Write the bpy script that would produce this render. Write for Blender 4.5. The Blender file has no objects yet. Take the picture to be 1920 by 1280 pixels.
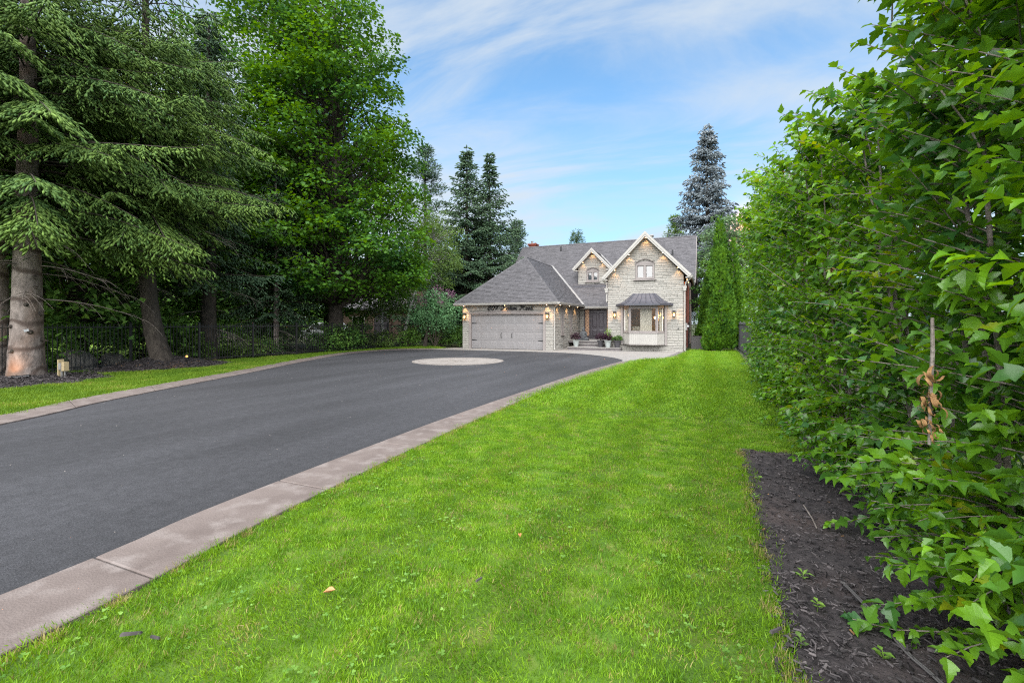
import bpy, math, random
import numpy as np
from mathutils import Vector

R_ = math.radians
rng = np.random.default_rng(11)
random.seed(11)
scene = bpy.context.scene
COL = scene.collection

# ------------------------------------------------------------------ camera, sky, sun, exposure
# world axes: x across the lot (to the right), y into the depth along the lot lines, z up
cam_d = bpy.data.cameras.new("camera")
cam_d.sensor_width = 36.0
cam_d.lens = 16.0
cam_d.shift_y = -34.0 / 1920.0
cam_d.clip_start = 0.05
cam_d.clip_end = 3000.0
cam = bpy.data.objects.new("camera", cam_d)
COL.objects.link(cam)
cam.location = (0.0, 0.0, 1.6)
cam.rotation_euler = (R_(90), 0.0, R_(23.0))
scene.camera = cam

SUN_EL, SUN_AZ = 50.0, 172.0        # degrees; azimuth clockwise from +Y
sdir = Vector((math.sin(R_(SUN_AZ)) * math.cos(R_(SUN_EL)), math.cos(R_(SUN_AZ)) * math.cos(R_(SUN_EL)), math.sin(R_(SUN_EL))))
sun_d = bpy.data.lights.new("sun", 'SUN')
sun_d.energy = 1.5
sun_d.angle = R_(95)
sun_d.color = (1.0, 0.985, 0.965)
sun = bpy.data.objects.new("sun", sun_d)
COL.objects.link(sun)
sun.rotation_euler = sdir.to_track_quat('Z', 'Y').to_euler()

world = bpy.data.worlds.new("World")
scene.world = world
world.use_nodes = True


def build_world():
    nt = world.node_tree
    nt.nodes.clear()
    N, L = nt.nodes.new, nt.links.new

    def math_(op, a, b=None, c=None, clamp=False):
        n = N('ShaderNodeMath'); n.operation = op; n.use_clamp = clamp
        for i, q in enumerate((a, b, c)):
            if q is None:
                continue
            if isinstance(q, (int, float)):
                n.inputs[i].default_value = q
            else:
                L(q, n.inputs[i])
        return n.outputs[0]
    out = N('ShaderNodeOutputWorld')
    bg = N('ShaderNodeBackground')
    bg.inputs['Strength'].default_value = 0.05
    sky = N('ShaderNodeTexSky')
    sky.sky_type = 'NISHITA'
    sky.sun_disc = False
    sky.sun_elevation = R_(SUN_EL)
    sky.sun_rotation = R_(SUN_AZ)
    sky.air_density = 1.0
    sky.dust_density = 0.6
    sky.ozone_density = 2.0
    tc = N('ShaderNodeTexCoord')
    sep = N('ShaderNodeSeparateXYZ')
    L(tc.outputs['Generated'], sep.inputs[0])
    z = math_('MAXIMUM', sep.outputs[2], 0.0)
    den = math_('ADD', z, 0.16)
    cx = math_('DIVIDE', sep.outputs[0], den)
    cy = math_('DIVIDE', sep.outputs[1], den)
    cmb = N('ShaderNodeCombineXYZ')
    L(cx, cmb.inputs[0]); L(cy, cmb.inputs[1])
    mp = N('ShaderNodeMapping')
    mp.inputs['Rotation'].default_value = (0, 0, R_(20))
    mp.inputs['Location'].default_value = (7.7, 1.1, 0.0)
    mp.inputs['Scale'].default_value = (0.62, 1.7, 1.0)
    L(cmb.outputs[0], mp.inputs[0])
    n1 = N('ShaderNodeTexNoise')
    n1.inputs['Scale'].default_value = 1.15
    n1.inputs['Detail'].default_value = 9.0
    n1.inputs['Roughness'].default_value = 0.60
    n1.inputs['Distortion'].default_value = 0.9
    L(mp.outputs[0], n1.inputs['Vector'])
    n2 = N('ShaderNodeTexNoise')
    n2.inputs['Scale'].default_value = 0.42
    n2.inputs['Detail'].default_value = 3.0
    L(mp.outputs[0], n2.inputs['Vector'])
    s = math_('ADD', math_('MULTIPLY', n1.outputs[0], 0.62), math_('MULTIPLY', n2.outputs[0], 0.50))
    mr = N('ShaderNodeMapRange'); mr.interpolation_type = 'SMOOTHSTEP'
    mr.inputs['From Min'].default_value = 0.405
    mr.inputs['From Max'].default_value = 0.65
    L(s, mr.inputs['Value'])
    cl = math_('MULTIPLY', mr.outputs[0], 0.88)
    # pale band towards the horizon all the way round
    hz = math_('POWER', math_('SUBTRACT', 1.0, z, clamp=True), 3.2)
    tone = N('ShaderNodeMixRGB'); tone.blend_type = 'MULTIPLY'
    tone.inputs['Fac'].default_value = 1.0
    tone.inputs['Color2'].default_value = SKY_TINT
    L(sky.outputs[0], tone.inputs['Color1'])
    m1 = N('ShaderNodeMixRGB')
    L(math_('MULTIPLY', hz, 0.95), m1.inputs['Fac'])
    L(tone.outputs[0], m1.inputs['Color1'])
    m1.inputs['Color2'].default_value = HAZE_COL
    m2 = N('ShaderNodeMixRGB')
    L(cl, m2.inputs['Fac'])
    L(m1.outputs[0], m2.inputs['Color1'])
    m2.inputs['Color2'].default_value = CLOUD_COL
    # low evening glow where the sun goes down behind the trees at the right
    gd = Vector((0.0855, 0.996, 0.172)).normalized()
    dot = N('ShaderNodeVectorMath'); dot.operation = 'DOT_PRODUCT'
    L(tc.outputs['Generated'], dot.inputs[0])
    dot.inputs[1].default_value = gd
    g = math_('POWER', math_('MAXIMUM', dot.outputs['Value'], 0.0), 1100.0)
    m3 = N('ShaderNodeMixRGB')
    L(math_('MULTIPLY', g, 0.95), m3.inputs['Fac'])
    L(m2.outputs[0], m3.inputs['Color1'])
    m3.inputs['Color2'].default_value = (7.5, 3.8, 1.6, 1)
    L(m3.outputs[0], bg.inputs['Color'])
    L(bg.outputs[0], out.inputs['Surface'])


SKY_TINT = (0.42, 0.655, 0.72, 1)
HAZE_COL = (1.50, 1.84, 2.15, 1)
CLOUD_COL = (1.82, 2.02, 2.22, 1)
build_world()
scene.view_settings.view_transform = 'Standard'
scene.view_settings.look = 'None'
scene.view_settings.gamma = 1.0
scene.view_settings.use_curve_mapping = False
scene.view_settings.exposure = 3.0
scene.cycles.use_denoising = False
scene.cycles.filter_width = 1.15
scene.cycles.use_adaptive_sampling = False
scene.cycles.sample_clamp_indirect = 1.5
scene.cycles.sample_clamp_direct = 3.0


# ------------------------------------------------------------------ helpers: objects
ORG = {}                                   # world position of each thing's root


def tag(o, label=None, cat=None, group=None, kind=None):
    if label: o['label'] = label
    if cat: o['category'] = cat
    if group: o['group'] = group
    if kind: o['kind'] = kind
    return o


def thing(name, label, cat, loc=(0, 0, 0), group=None):
    o = bpy.data.objects.new(name, None)
    o.empty_display_size = 0.2
    COL.objects.link(o)
    o.location = loc
    ORG[o.name] = np.array(loc, float)
    return tag(o, label, cat, group)


def link(name, me, mat=None, parent=None, loc=None):
    o = bpy.data.objects.new(name, me)
    COL.objects.link(o)
    if mat is not None and not me.materials:
        me.materials.append(mat)
    if parent is not None:
        o.parent = parent
        ORG[o.name] = ORG.get(parent.name, np.zeros(3))
    if loc is not None:
        o.location = loc
    return o


def copy_tree(o, parent=None):
    c = o.copy()
    COL.objects.link(c)
    c.parent = parent
    for ch in list(o.children):
        copy_tree(ch, c)
    return c


def np_mesh(name, V, faces, smooth=False):
    """mesh from an (n,3) array and a list of (m,k) index arrays, one per polygon size"""
    me = bpy.data.meshes.new(name)
    V = np.ascontiguousarray(V, dtype=np.float32)
    me.vertices.add(len(V))
    me.vertices.foreach_set('co', V.ravel())
    faces = [np.asarray(f, dtype=np.int32) for f in faces if len(f)]
    tot = np.concatenate([np.full(len(f), f.shape[1], np.int32) for f in faces])
    idx = np.concatenate([f.ravel() for f in faces])
    start = np.concatenate([[0], np.cumsum(tot)[:-1]]).astype(np.int32)
    me.loops.add(len(idx))
    me.loops.foreach_set('vertex_index', idx)
    me.polygons.add(len(tot))
    me.polygons.foreach_set('loop_start', start)
    me.polygons.foreach_set('loop_total', tot)
    if smooth:
        me.polygons.foreach_set('use_smooth', np.ones(len(tot), bool))
    me.update(calc_edges=True)
    me.validate()
    return me


class MB:
    """collects boxes, prisms and tubes; build() links them as one mesh object"""

    def __init__(s, T=None):
        s.v, s.f, s.n, s.T, s.sm = [], [], 0, T, False

    def add(s, verts, faces):
        if s.T is not None:
            o, X, Y, Z = s.T
            verts = [tuple(o[i] + p[0] * X[i] + p[1] * Y[i] + p[2] * Z[i] for i in range(3)) for p in verts]
        s.v.extend([tuple(map(float, p)) for p in verts])
        s.f.extend([tuple(i + s.n for i in q) for q in faces])
        s.n = len(s.v)
        return s

    def box(s, x0, x1, y0, y1, z0, z1):
        return s.hexa([(x0, y0, z0), (x1, y0, z0), (x1, y1, z0), (x0, y1, z0), (x0, y0, z1), (x1, y0, z1), (x1, y1, z1), (x0, y1, z1)])

    def hexa(s, p):
        return s.add(p, [(0, 3, 2, 1), (4, 5, 6, 7), (0, 1, 5, 4), (1, 2, 6, 5), (2, 3, 7, 6), (3, 0, 4, 7)])

    def prism(s, pts, vec):
        n = len(pts)
        a = [tuple(p) for p in pts]
        b = [tuple(p[i] + vec[i] for i in range(3)) for p in pts]
        return s.add(a + b, [tuple(range(n))[::-1], tuple(range(n, 2 * n))] + [(i, (i + 1) % n, n + (i + 1) % n, n + i) for i in range(n)])

    def quad(s, *p):
        return s.add(p, [tuple(range(len(p)))])

    def tube(s, path, radii, sides=6, cap=True):
        P = [Vector(p) for p in path]
        if isinstance(radii, (int, float)):
            radii = [radii] * len(P)
        vs, fs = [], []
        ref = Vector((0, 0, 1))
        if abs((P[-1] - P[0]).normalized().z) > 0.8:
            ref = Vector((1, 0, 0))
        for i, p in enumerate(P):
            t = (P[min(i + 1, len(P) - 1)] - P[max(i - 1, 0)]).normalized()
            a = t.cross(ref).normalized(); b = t.cross(a)
            for k in range(sides):
                w = 2 * math.pi * k / sides
                vs.append(p + (a * math.cos(w) + b * math.sin(w)) * radii[i])
        for i in range(len(P) - 1):
            for k in range(sides):
                k2 = (k + 1) % sides
                fs.append((i * sides + k, i * sides + k2, (i + 1) * sides + k2, (i + 1) * sides + k))
        if cap:
            fs.append(tuple(range(sides))); fs.append(tuple(range((len(P) - 1) * sides, len(P) * sides))[::-1])
        return s.add(vs, fs)

    def lathe(s, prof, c=(0, 0, 0), seg=16):
        vs, fs = [], []
        for r, z in prof:
            for k in range(seg):
                w = 2 * math.pi * k / seg
                vs.append((c[0] + r * math.cos(w), c[1] + r * math.sin(w), c[2] + z))
        for i in range(len(prof) - 1):
            for k in range(seg):
                k2 = (k + 1) % seg
                fs.append((i * seg + k, i * seg + k2, (i + 1) * seg + k2, (i + 1) * seg + k))
        fs.append(tuple(range(seg))[::-1]); fs.append(tuple(range((len(prof) - 1) * seg, len(prof) * seg)))
        return s.add(vs, fs)

    def mesh(s, name, org=(0, 0, 0), smooth=None):
        me = bpy.data.meshes.new(name)
        me.from_pydata([(p[0] - org[0], p[1] - org[1], p[2] - org[2]) for p in s.v], [], s.f)
        if s.sm if smooth is None else smooth:
            me.polygons.foreach_set('use_smooth', [True] * len(me.polygons))
        me.update()
        return me

    def build(s, name, mat, parent=None, smooth=None, local=False):
        org = (0, 0, 0) if (parent is None or local) else ORG.get(parent.name, (0, 0, 0))
        return link(name, s.mesh(name, org, smooth), mat, parent)


# ------------------------------------------------------------------ helpers: materials
def material(name, c1, c2=None, scale=4.0, rough=0.8, bump=0.0, bscale=None, island=0.0, metal=0.0, spec=0.3,
             detail=4.0, stretch=None, c3=None, s3=0.6, emit=None):
    m = bpy.data.materials.new(name); m.use_nodes = True
    nt = m.node_tree; N, L = nt.nodes.new, nt.links.new
    p = nt.nodes['Principled BSDF']
    p.inputs['Roughness'].default_value = rough
    p.inputs['Metallic'].default_value = metal
    p.inputs['Specular IOR Level'].default_value = spec
    c1 = tuple(c1) + (1,)
    if c2 is None:
        p.inputs['Base Color'].default_value = c1
        src = None
    tc = N('ShaderNodeTexCoord'); vec = tc.outputs['Object']
    if stretch:
        mp = N('ShaderNodeMapping'); mp.inputs['Scale'].default_value = stretch
        L(vec, mp.inputs[0]); vec = mp.outputs[0]
    if c2 is not None:
        n = N('ShaderNodeTexNoise'); n.inputs['Scale'].default_value = scale; n.inputs['Detail'].default_value = detail
        n.inputs['Roughness'].default_value = 0.6
        L(vec, n.inputs['Vector'])
        r = N('ShaderNodeValToRGB')
        r.color_ramp.elements[0].position = 0.32; r.color_ramp.elements[1].position = 0.68
        r.color_ramp.elements[0].color = c1; r.color_ramp.elements[1].color = tuple(c2) + (1,)
        L(n.outputs[0], r.inputs[0]); src = r.outputs[0]
        if c3 is not None:
            n3 = N('ShaderNodeTexNoise'); n3.inputs['Scale'].default_value = s3; n3.inputs['Detail'].default_value = 5
            L(vec, n3.inputs['Vector'])
            r3 = N('ShaderNodeValToRGB')
            r3.color_ramp.elements[0].position = 0.5; r3.color_ramp.elements[1].position = 0.7
            r3.color_ramp.elements[0].color = (0, 0, 0, 1)
            L(n3.outputs[0], r3.inputs[0])
            mx = N('ShaderNodeMixRGB'); L(r3.outputs[0], mx.inputs['Fac']); L(src, mx.inputs['Color1'])
            mx.inputs['Color2'].default_value = tuple(c3) + (1,)
            src = mx.outputs[0]
    if island:
        g = N('ShaderNodeNewGeometry')
        hs = N('ShaderNodeHueSaturation')
        mr = N('ShaderNodeMapRange'); mr.inputs['To Min'].default_value = 1 - island; mr.inputs['To Max'].default_value = 1 + island
        L(g.outputs['Random Per Island'], mr.inputs['Value']); L(mr.outputs[0], hs.inputs['Value'])
        if src is None: hs.inputs['Color'].default_value = c1
        else: L(src, hs.inputs['Color'])
        src = hs.outputs[0]
    if src is not None:
        L(src, p.inputs['Base Color'])
    if bump:
        nb = N('ShaderNodeTexNoise'); nb.inputs['Scale'].default_value = bscale or scale * 3; nb.inputs['Detail'].default_value = 6
        L(vec, nb.inputs['Vector'])
        b = N('ShaderNodeBump'); b.inputs['Strength'].default_value = bump; b.inputs['Distance'].default_value = 0.02
        L(nb.outputs[0], b.inputs['Height']); L(b.outputs[0], p.inputs['Normal'])
    if emit:
        p.inputs['Emission Color'].default_value = tuple(emit[0]) + (1,)
        p.inputs['Emission Strength'].default_value = emit[1]
    return m


def leaf_material(name, dark, light, trans=0.3, rough=0.5, clump=0.35, spec=0.25, extra=None, vein=False):
    """leaf colour differs from leaf to leaf and from bough to bough; thin leaves let light through"""
    m = bpy.data.materials.new(name); m.use_nodes = True
    nt = m.node_tree; N, L = nt.nodes.new, nt.links.new
    p = nt.nodes['Principled BSDF']
    p.inputs['Roughness'].default_value = rough
    p.inputs['Specular IOR Level'].default_value = spec
    g = N('ShaderNodeNewGeometry')
    oi = N('ShaderNodeObjectInfo')
    tc = N('ShaderNodeTexCoord')
    n = N('ShaderNodeTexNoise'); n.inputs['Scale'].default_value = clump; n.inputs['Detail'].default_value = 3
    L(g.outputs['Position'], n.inputs['Vector'])
    r = N('ShaderNodeMapRange'); r.inputs['From Min'].default_value = 0.36; r.inputs['From Max'].default_value = 0.65
    L(n.outputs[0], r.inputs['Value'])
    rnd = N('ShaderNodeMath'); rnd.operation = 'ADD'
    L(g.outputs['Random Per Island'], rnd.inputs[0]); L(oi.outputs['Random'], rnd.inputs[1])
    fr = N('ShaderNodeMath'); fr.operation = 'FRACT'; L(rnd.outputs[0], fr.inputs[0])
    a = N('ShaderNodeMath'); a.operation = 'MULTIPLY_ADD'; a.inputs[1].default_value = 0.55
    L(fr.outputs[0], a.inputs[0])
    b = N('ShaderNodeMath'); b.operation = 'MULTIPLY'; b.inputs[1].default_value = 0.5
    L(r.outputs[0], b.inputs[0]); L(b.outputs[0], a.inputs[2])
    rp = N('ShaderNodeValToRGB')
    rp.color_ramp.elements[0].color = tuple(dark) + (1,); rp.color_ramp.elements[1].color = tuple(light) + (1,)
    rp.color_ramp.elements[0].position = 0.1; rp.color_ramp.elements[1].position = 0.9
    if extra:
        e = rp.color_ramp.elements.new(0.985); e.color = tuple(extra) + (1,)
    L(a.outputs[0], rp.inputs[0])
    src = rp.outputs[0]
    L(src, p.inputs['Base Color'])
    t = N('ShaderNodeBsdfTranslucent')
    hs = N('ShaderNodeHueSaturation'); hs.inputs['Hue'].default_value = 0.475; hs.inputs['Value'].default_value = 1.6
    hs.inputs['Saturation'].default_value = 1.1
    L(src, hs.inputs['Color']); L(hs.outputs[0], t.inputs['Color'])
    mx = N('ShaderNodeMixShader'); mx.inputs[0].default_value = trans
    L(p.outputs[0], mx.inputs[1]); L(t.outputs[0], mx.inputs[2])
    L(mx.outputs[0], nt.nodes['Material Output'].inputs['Surface'])
    return m


def glass_material(name, tint=(0.9, 0.95, 0.95), mixf=0.25):
    m = bpy.data.materials.new(name); m.use_nodes = True
    nt = m.node_tree; N, L = nt.nodes.new, nt.links.new
    nt.nodes.remove(nt.nodes['Principled BSDF'])
    t = N('ShaderNodeBsdfTransparent'); t.inputs['Color'].default_value = tuple(tint) + (1,)
    g = N('ShaderNodeBsdfGlossy'); g.inputs['Roughness'].default_value = 0.03
    f = N('ShaderNodeFresnel')
    ge = N('ShaderNodeNewGeometry'); io = N('ShaderNodeMapRange')      # both faces of a thin pane reflect alike
    io.inputs['To Min'].default_value = 1.5; io.inputs['To Max'].default_value = 1 / 1.5
    L(ge.outputs['Backfacing'], io.inputs['Value']); L(io.outputs[0], f.inputs['IOR'])
    ad = N('ShaderNodeMath'); ad.operation = 'ADD'; ad.inputs[1].default_value = mixf; ad.use_clamp = True
    L(f.outputs[0], ad.inputs[0])
    mx = N('ShaderNodeMixShader'); L(ad.outputs[0], mx.inputs[0]); L(t.outputs[0], mx.inputs[1]); L(g.outputs[0], mx.inputs[2])
    L(mx.outputs[0], nt.nodes['Material Output'].inputs['Surface'])
    return m


def emit_material(name, col, s):
    m = bpy.data.materials.new(name); m.use_nodes = True
    nt = m.node_tree
    p = nt.nodes['Principled BSDF']
    p.inputs['Base Color'].default_value = tuple(col) + (1,)
    p.inputs['Emission Color'].default_value = tuple(col) + (1,)
    p.inputs['Emission Strength'].default_value = s
    return m


M = {}
M['asphalt'] = material('asphalt', (0.018, 0.018, 0.021), (0.068, 0.067, 0.073), 120, 0.85, 0.5, 240, detail=3)


def wear(m):
    """long pale wheel tracks and patchy weathering over the aggregate"""
    nt = m.node_tree; N, L = nt.nodes.new, nt.links.new
    p = nt.nodes['Principled BSDF']; src = p.inputs['Base Color'].links[0].from_socket
    tc = N('ShaderNodeTexCoord')
    for rot, sc, scale, lo, hi, amt in ((20, (1.0, .10, 1), 1.6, .35, .75, 1.13), (-35, (1, .3, 1), .5, .35, .75, 1.30), (0, (1, 1, 1), 9.0, .3, .8, 1.18)):
        mp = N('ShaderNodeMapping'); mp.inputs['Rotation'].default_value = (0, 0, R_(rot)); mp.inputs['Scale'].default_value = sc
        L(tc.outputs['Object'], mp.inputs[0])
        n = N('ShaderNodeTexNoise'); n.inputs['Scale'].default_value = scale; n.inputs['Detail'].default_value = 6; L(mp.outputs[0], n.inputs['Vector'])
        r = N('ShaderNodeMapRange'); r.inputs['From Min'].default_value = lo; r.inputs['From Max'].default_value = hi; r.inputs['To Min'].default_value = 2 - amt; r.inputs['To Max'].default_value = amt
        L(n.outputs[0], r.inputs['Value'])
        h = N('ShaderNodeHueSaturation'); L(src, h.inputs['Color']); L(r.outputs[0], h.inputs['Value']); src = h.outputs[0]
    L(src, p.inputs['Base Color'])


wear(M['asphalt'])
M['concrete'] = material('concrete', (0.1003, 0.07866, 0.07068), (0.1482, 0.1197, 0.1083), 2.2, 0.85, 0.35, 90, c3=(0.1733, 0.1459, 0.1345), s3=5.5, detail=12)
M['patio'] = material('patio', (0.18, 0.167, 0.1562), (0.2304, 0.216, 0.2016), 3.0, 0.85, 0.2, 40)
M['dark_paver'] = material('dark_paver', (0.0975, 0.08625, 0.08625), (0.1425, 0.1275, 0.126), 6, 0.85, 0.2, 40, island=0.15)
M['medal'] = material('medallion', (0.1944, 0.1717, 0.1555), (0.2462, 0.2203, 0.2009), 3, 0.8, 0.2, 30)
M['medal_dark'] = material('medallion_star', (0.1584, 0.1368, 0.1224), (0.2232, 0.1944, 0.1728), 5, 0.8)
M['soil'] = material('soil', (0.055, 0.040, 0.030), (0.10, 0.08, 0.055), 3, 0.95, 0.6, 30)
M['mulch'] = material('mulch', (0.0216, 0.018, 0.0189), (0.0522, 0.0432, 0.0432), 18, 0.9, 0.8, 60, c3=(0.0675, 0.0495, 0.045), s3=1.3)
M['chips'] = material('mulch_chips', (0.0198, 0.0171, 0.018), (0.0765, 0.0657, 0.0648), 9, 0.85, island=0.8)
M['stone_core'] = material('mortar', (0.169, 0.1599, 0.1456), (0.234, 0.221, 0.2041), 12, 0.95, 0.3, 60)
M['stone'] = material('stone', (0.225, 0.212, 0.189), (0.325, 0.308, 0.279), 5, 0.85, 0.4, 25, island=0.15)
M['brick'] = material('brick', (0.176, 0.044, 0.028), (0.256, 0.072, 0.048), 7, 0.9, 0.3, 40, island=0.12)
M['mortar_red'] = material('brick_mortar', (0.18, 0.1275, 0.1125), (0.225, 0.165, 0.15), 9, 0.95)
M['shingle'] = material('shingle', (0.04591, 0.04267, 0.04645), (0.07292, 0.06806, 0.07238), 7, 0.72, 0.3, 90, island=0.20, spec=0.6)
M['roof_under'] = material('roof_deck', (0.035, 0.0322, 0.0336), None, rough=0.95)
M['trim'] = material('cream_trim', (0.296, 0.2812, 0.259), (0.333, 0.3145, 0.2886), 3, 0.6)
M['soffit'] = material('soffit', (0.296, 0.2664, 0.2368), None, rough=0.7)
M['taupe'] = material('taupe_paint', (0.2013, 0.1774, 0.1686), (0.2264, 0.2, 0.1887), 3, 0.55)
M['garage'] = material('garage_paint', (0.186, 0.176, 0.176), (0.20, 0.189, 0.189), 2, 0.5)
M['iron'] = material('black_iron', (0.012, 0.012, 0.013), (0.02, 0.02, 0.021), 8, 0.5, spec=0.4)
M['door'] = material('door_paint', (0.04675, 0.0391, 0.04505), (0.0578, 0.0493, 0.0561), 3, 0.4, spec=0.4)
M['metal_roof'] = material('bronze_metal', (0.040, 0.041, 0.052), (0.058, 0.058, 0.072), 2, 0.5, spec=0.5)
M['glass'] = glass_material('window_glass', (0.95, 0.94, 0.91), mixf=0.0)
M['dark_glass'] = glass_material('dark_window_glass', (0.30, 0.27, 0.24), 0.10)
M['room'] = material('room_wall', (0.17, 0.14, 0.105), (0.23, 0.19, 0.14), 1.5, 0.9)
M['curtain'] = material('curtain', (0.44, 0.424, 0.392), (0.496, 0.48, 0.448), 2, 0.9)
M['bulb'] = emit_material('lamp_bulb', (1.0, 0.55, 0.16), 2.2)
M['lens'] = emit_material('orange_lens', (1.0, 0.36, 0.05), 0.4)
M['small_bulb'] = emit_material('soffit_bulb', (1.0, 0.62, 0.30), 2.0)
M['bark_spruce'] = material('spruce_bark', (0.11, 0.09, 0.08), (0.29, 0.24, 0.215), 6, 0.95, 1.0, 16, stretch=(1, 1, 0.55), c3=(0.16, 0.09, 0.055), s3=0.9)
def add_rings(m, scale, dark):
    nt = m.node_tree; N, L = nt.nodes.new, nt.links.new
    p = nt.nodes['Principled BSDF']; src = p.inputs['Base Color'].links[0].from_socket
    tc = N('ShaderNodeTexCoord'); w = N('ShaderNodeTexWave'); w.bands_direction = 'Z'; w.wave_type = 'BANDS'
    w.inputs['Scale'].default_value = scale; w.inputs['Distortion'].default_value = 16.0; w.inputs['Detail'].default_value = 4; w.inputs['Detail Scale'].default_value = 0.55
    L(tc.outputs['Object'], w.inputs['Vector'])
    r = N('ShaderNodeValToRGB'); r.color_ramp.elements[0].position = 0.0; r.color_ramp.elements[1].position = 0.16
    r.color_ramp.elements[0].color = (1, 1, 1, 1); r.color_ramp.elements[1].color = (0, 0, 0, 1)
    L(w.outputs['Fac'], r.inputs[0])
    mx = N('ShaderNodeMixRGB'); L(r.outputs[0], mx.inputs['Fac']); L(src, mx.inputs['Color1']); mx.inputs['Color2'].default_value = tuple(dark) + (1,)
    L(mx.outputs[0], p.inputs['Base Color'])


add_rings(M['bark_spruce'], 0.42, (0.085, 0.062, 0.052))
M['bark_dark'] = material('dark_bark', (0.028, 0.022, 0.018), (0.075, 0.062, 0.05), 9, 0.95, 0.9, 26, stretch=(1, 1, 0.35))
M['bark_grey'] = material('grey_bark', (0.13, 0.105, 0.09), (0.24, 0.205, 0.18), 16, 0.9, 0.5, 60)
M['bark_birch'] = material('birch_bark', (0.18, 0.17, 0.16), (0.55, 0.53, 0.50), 5, 0.8, 0.3, 20, stretch=(1, 1, 3))
M['twig'] = material('twig', (0.06, 0.045, 0.034), (0.13, 0.105, 0.085), 6, 0.95)
M['hedge_leaf'] = leaf_material('hedge_leaf', (0.034, 0.115, 0.026), (0.155, 0.330, 0.012), 0.38, 0.34, 1.3, 0.6, extra=(0.26, 0.32, 0.01))
M['maple_leaf'] = leaf_material('maple_leaf', (0.020, 0.075, 0.020), (0.085, 0.205, 0.012), 0.34, 0.5, 0.33, 0.2)
M['needle'] = leaf_material('spruce_needle', (0.053, 0.112, 0.032), (0.150, 0.238, 0.046), 0.15, 0.6, 0.5, 0.15)
M['needle_dark'] = leaf_material('dark_needle', (0.036, 0.075, 0.042), (0.10, 0.160, 0.080), 0.10, 0.6, 0.4, 0.15)
M['needle_blue'] = leaf_material('blue_needle', (0.10, 0.125, 0.135), (0.235, 0.265, 0.285), 0.10, 0.6, 0.4, 0.15)
M['thuja'] = leaf_material('thuja_spray', (0.024, 0.074, 0.012), (0.090, 0.195, 0.014), 0.25, 0.6, 1.2, 0.15)
M['bg_leaf'] = leaf_material('background_leaf', (0.044, 0.115, 0.034), (0.15, 0.275, 0.050), 0.3, 0.55, 0.4, 0.15)
M['pale_leaf'] = leaf_material('pale_leaf', (0.055, 0.105, 0.055), (0.15, 0.23, 0.10), 0.3, 0.55, 0.5, 0.15)
M['birch_leaf'] = leaf_material('birch_leaf', (0.05, 0.10, 0.03), (0.14, 0.22, 0.05), 0.3, 0.55, 0.5, 0.15)
M['smoke_leaf'] = leaf_material('smoke_bush_leaf', (0.075, 0.19, 0.08), (0.19, 0.36, 0.17), 0.25, 0.6, 0.9, 0.15)
M['plume'] = leaf_material('pink_plume', (0.16, 0.08, 0.12), (0.27, 0.15, 0.21), 0.3, 0.8, 1.2, 0.1)
M['purple_leaf'] = leaf_material('purple_leaf', (0.020, 0.010, 0.016), (0.065, 0.025, 0.045), 0.2, 0.5, 4.0, 0.2)
M['pale_weed'] = leaf_material('weed_leaf', (0.10, 0.20, 0.03), (0.18, 0.30, 0.05), 0.3, 0.5, 4.0, 0.2)
M['dry_petal'] = material('dried_flower', (0.10, 0.05, 0.02), (0.30, 0.17, 0.07), 60, 0.9, island=0.3)
M['dry_leaf'] = material('dry_leaf', (0.32, 0.13, 0.05), (0.45, 0.22, 0.10), 30, 0.8, island=0.3)
M['pot_grey'] = material('pale_pot', (0.27, 0.2925, 0.2775), (0.315, 0.3375, 0.3225), 6, 0.7)
M['pot_dark'] = material('dark_pot', (0.045, 0.043, 0.047), (0.06, 0.057, 0.062), 6, 0.6)
M['statue'] = material('statue_stone', (0.045, 0.048, 0.052), (0.09, 0.093, 0.098), 9, 0.8, 0.4, 40)
M['wood_tan'] = material('tan_plastic', (0.30, 0.235, 0.13), (0.36, 0.28, 0.16), 6, 0.7)
M['grey_metal'] = material('grey_metal', (0.22, 0.21, 0.20), (0.27, 0.26, 0.25), 5, 0.6, metal=0.2)
M['ac_dark'] = material('unit_grey', (0.075, 0.068, 0.066), (0.095, 0.088, 0.085), 5, 0.6)
M['rock'] = material('rock', (0.10, 0.092, 0.083), (0.2, 0.185, 0.165), 4, 0.95, 0.8, 18)
M['white_paint'] = material('white_paint', (0.465, 0.465, 0.48), None, rough=0.25, spec=0.5)
M['tyre'] = material('tyre', (0.015, 0.015, 0.016), None, rough=0.85)
M['n_brick'] = material('neighbour_brick', (0.12, 0.078, 0.06), (0.16, 0.105, 0.082), 9, 0.9)
M['n_roof'] = material('neighbour_shingle', (0.0735, 0.0686, 0.07), (0.105, 0.098, 0.1015), 9, 0.95, island=0.2)

# ------------------------------------------------------------------ helpers: outlines and rows of pieces
def inside(P, poly):
    x, y = P[:, 0], P[:, 1]
    r = np.zeros(len(P), bool)
    n = len(poly)
    for i in range(n):
        x0, y0 = poly[i]; x1, y1 = poly[(i + 1) % n]
        c = ((y0 > y) != (y1 > y))
        with np.errstate(divide='ignore', invalid='ignore'):
            r ^= c & (x < (x1 - x0) * (y - y0) / (y1 - y0 + 1e-12) + x0)
    return r


def scan(poly, y):
    xs = []
    n = len(poly)
    for i in range(n):
        (x0, y0), (x1, y1) = poly[i], poly[(i + 1) % n]
        if (y0 > y) != (y1 > y):
            xs.append(x0 + (x1 - x0) * (y - y0) / (y1 - y0))
    xs.sort()
    return [(xs[i], xs[i + 1]) for i in range(0, len(xs) - 1, 2)]


def inter(a, b):
    out = []
    for p in a:
        for q in b:
            lo, hi = max(p[0], q[0]), min(p[1], q[1])
            if hi - lo > 0.02:
                out.append((lo, hi))
    return out


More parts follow.
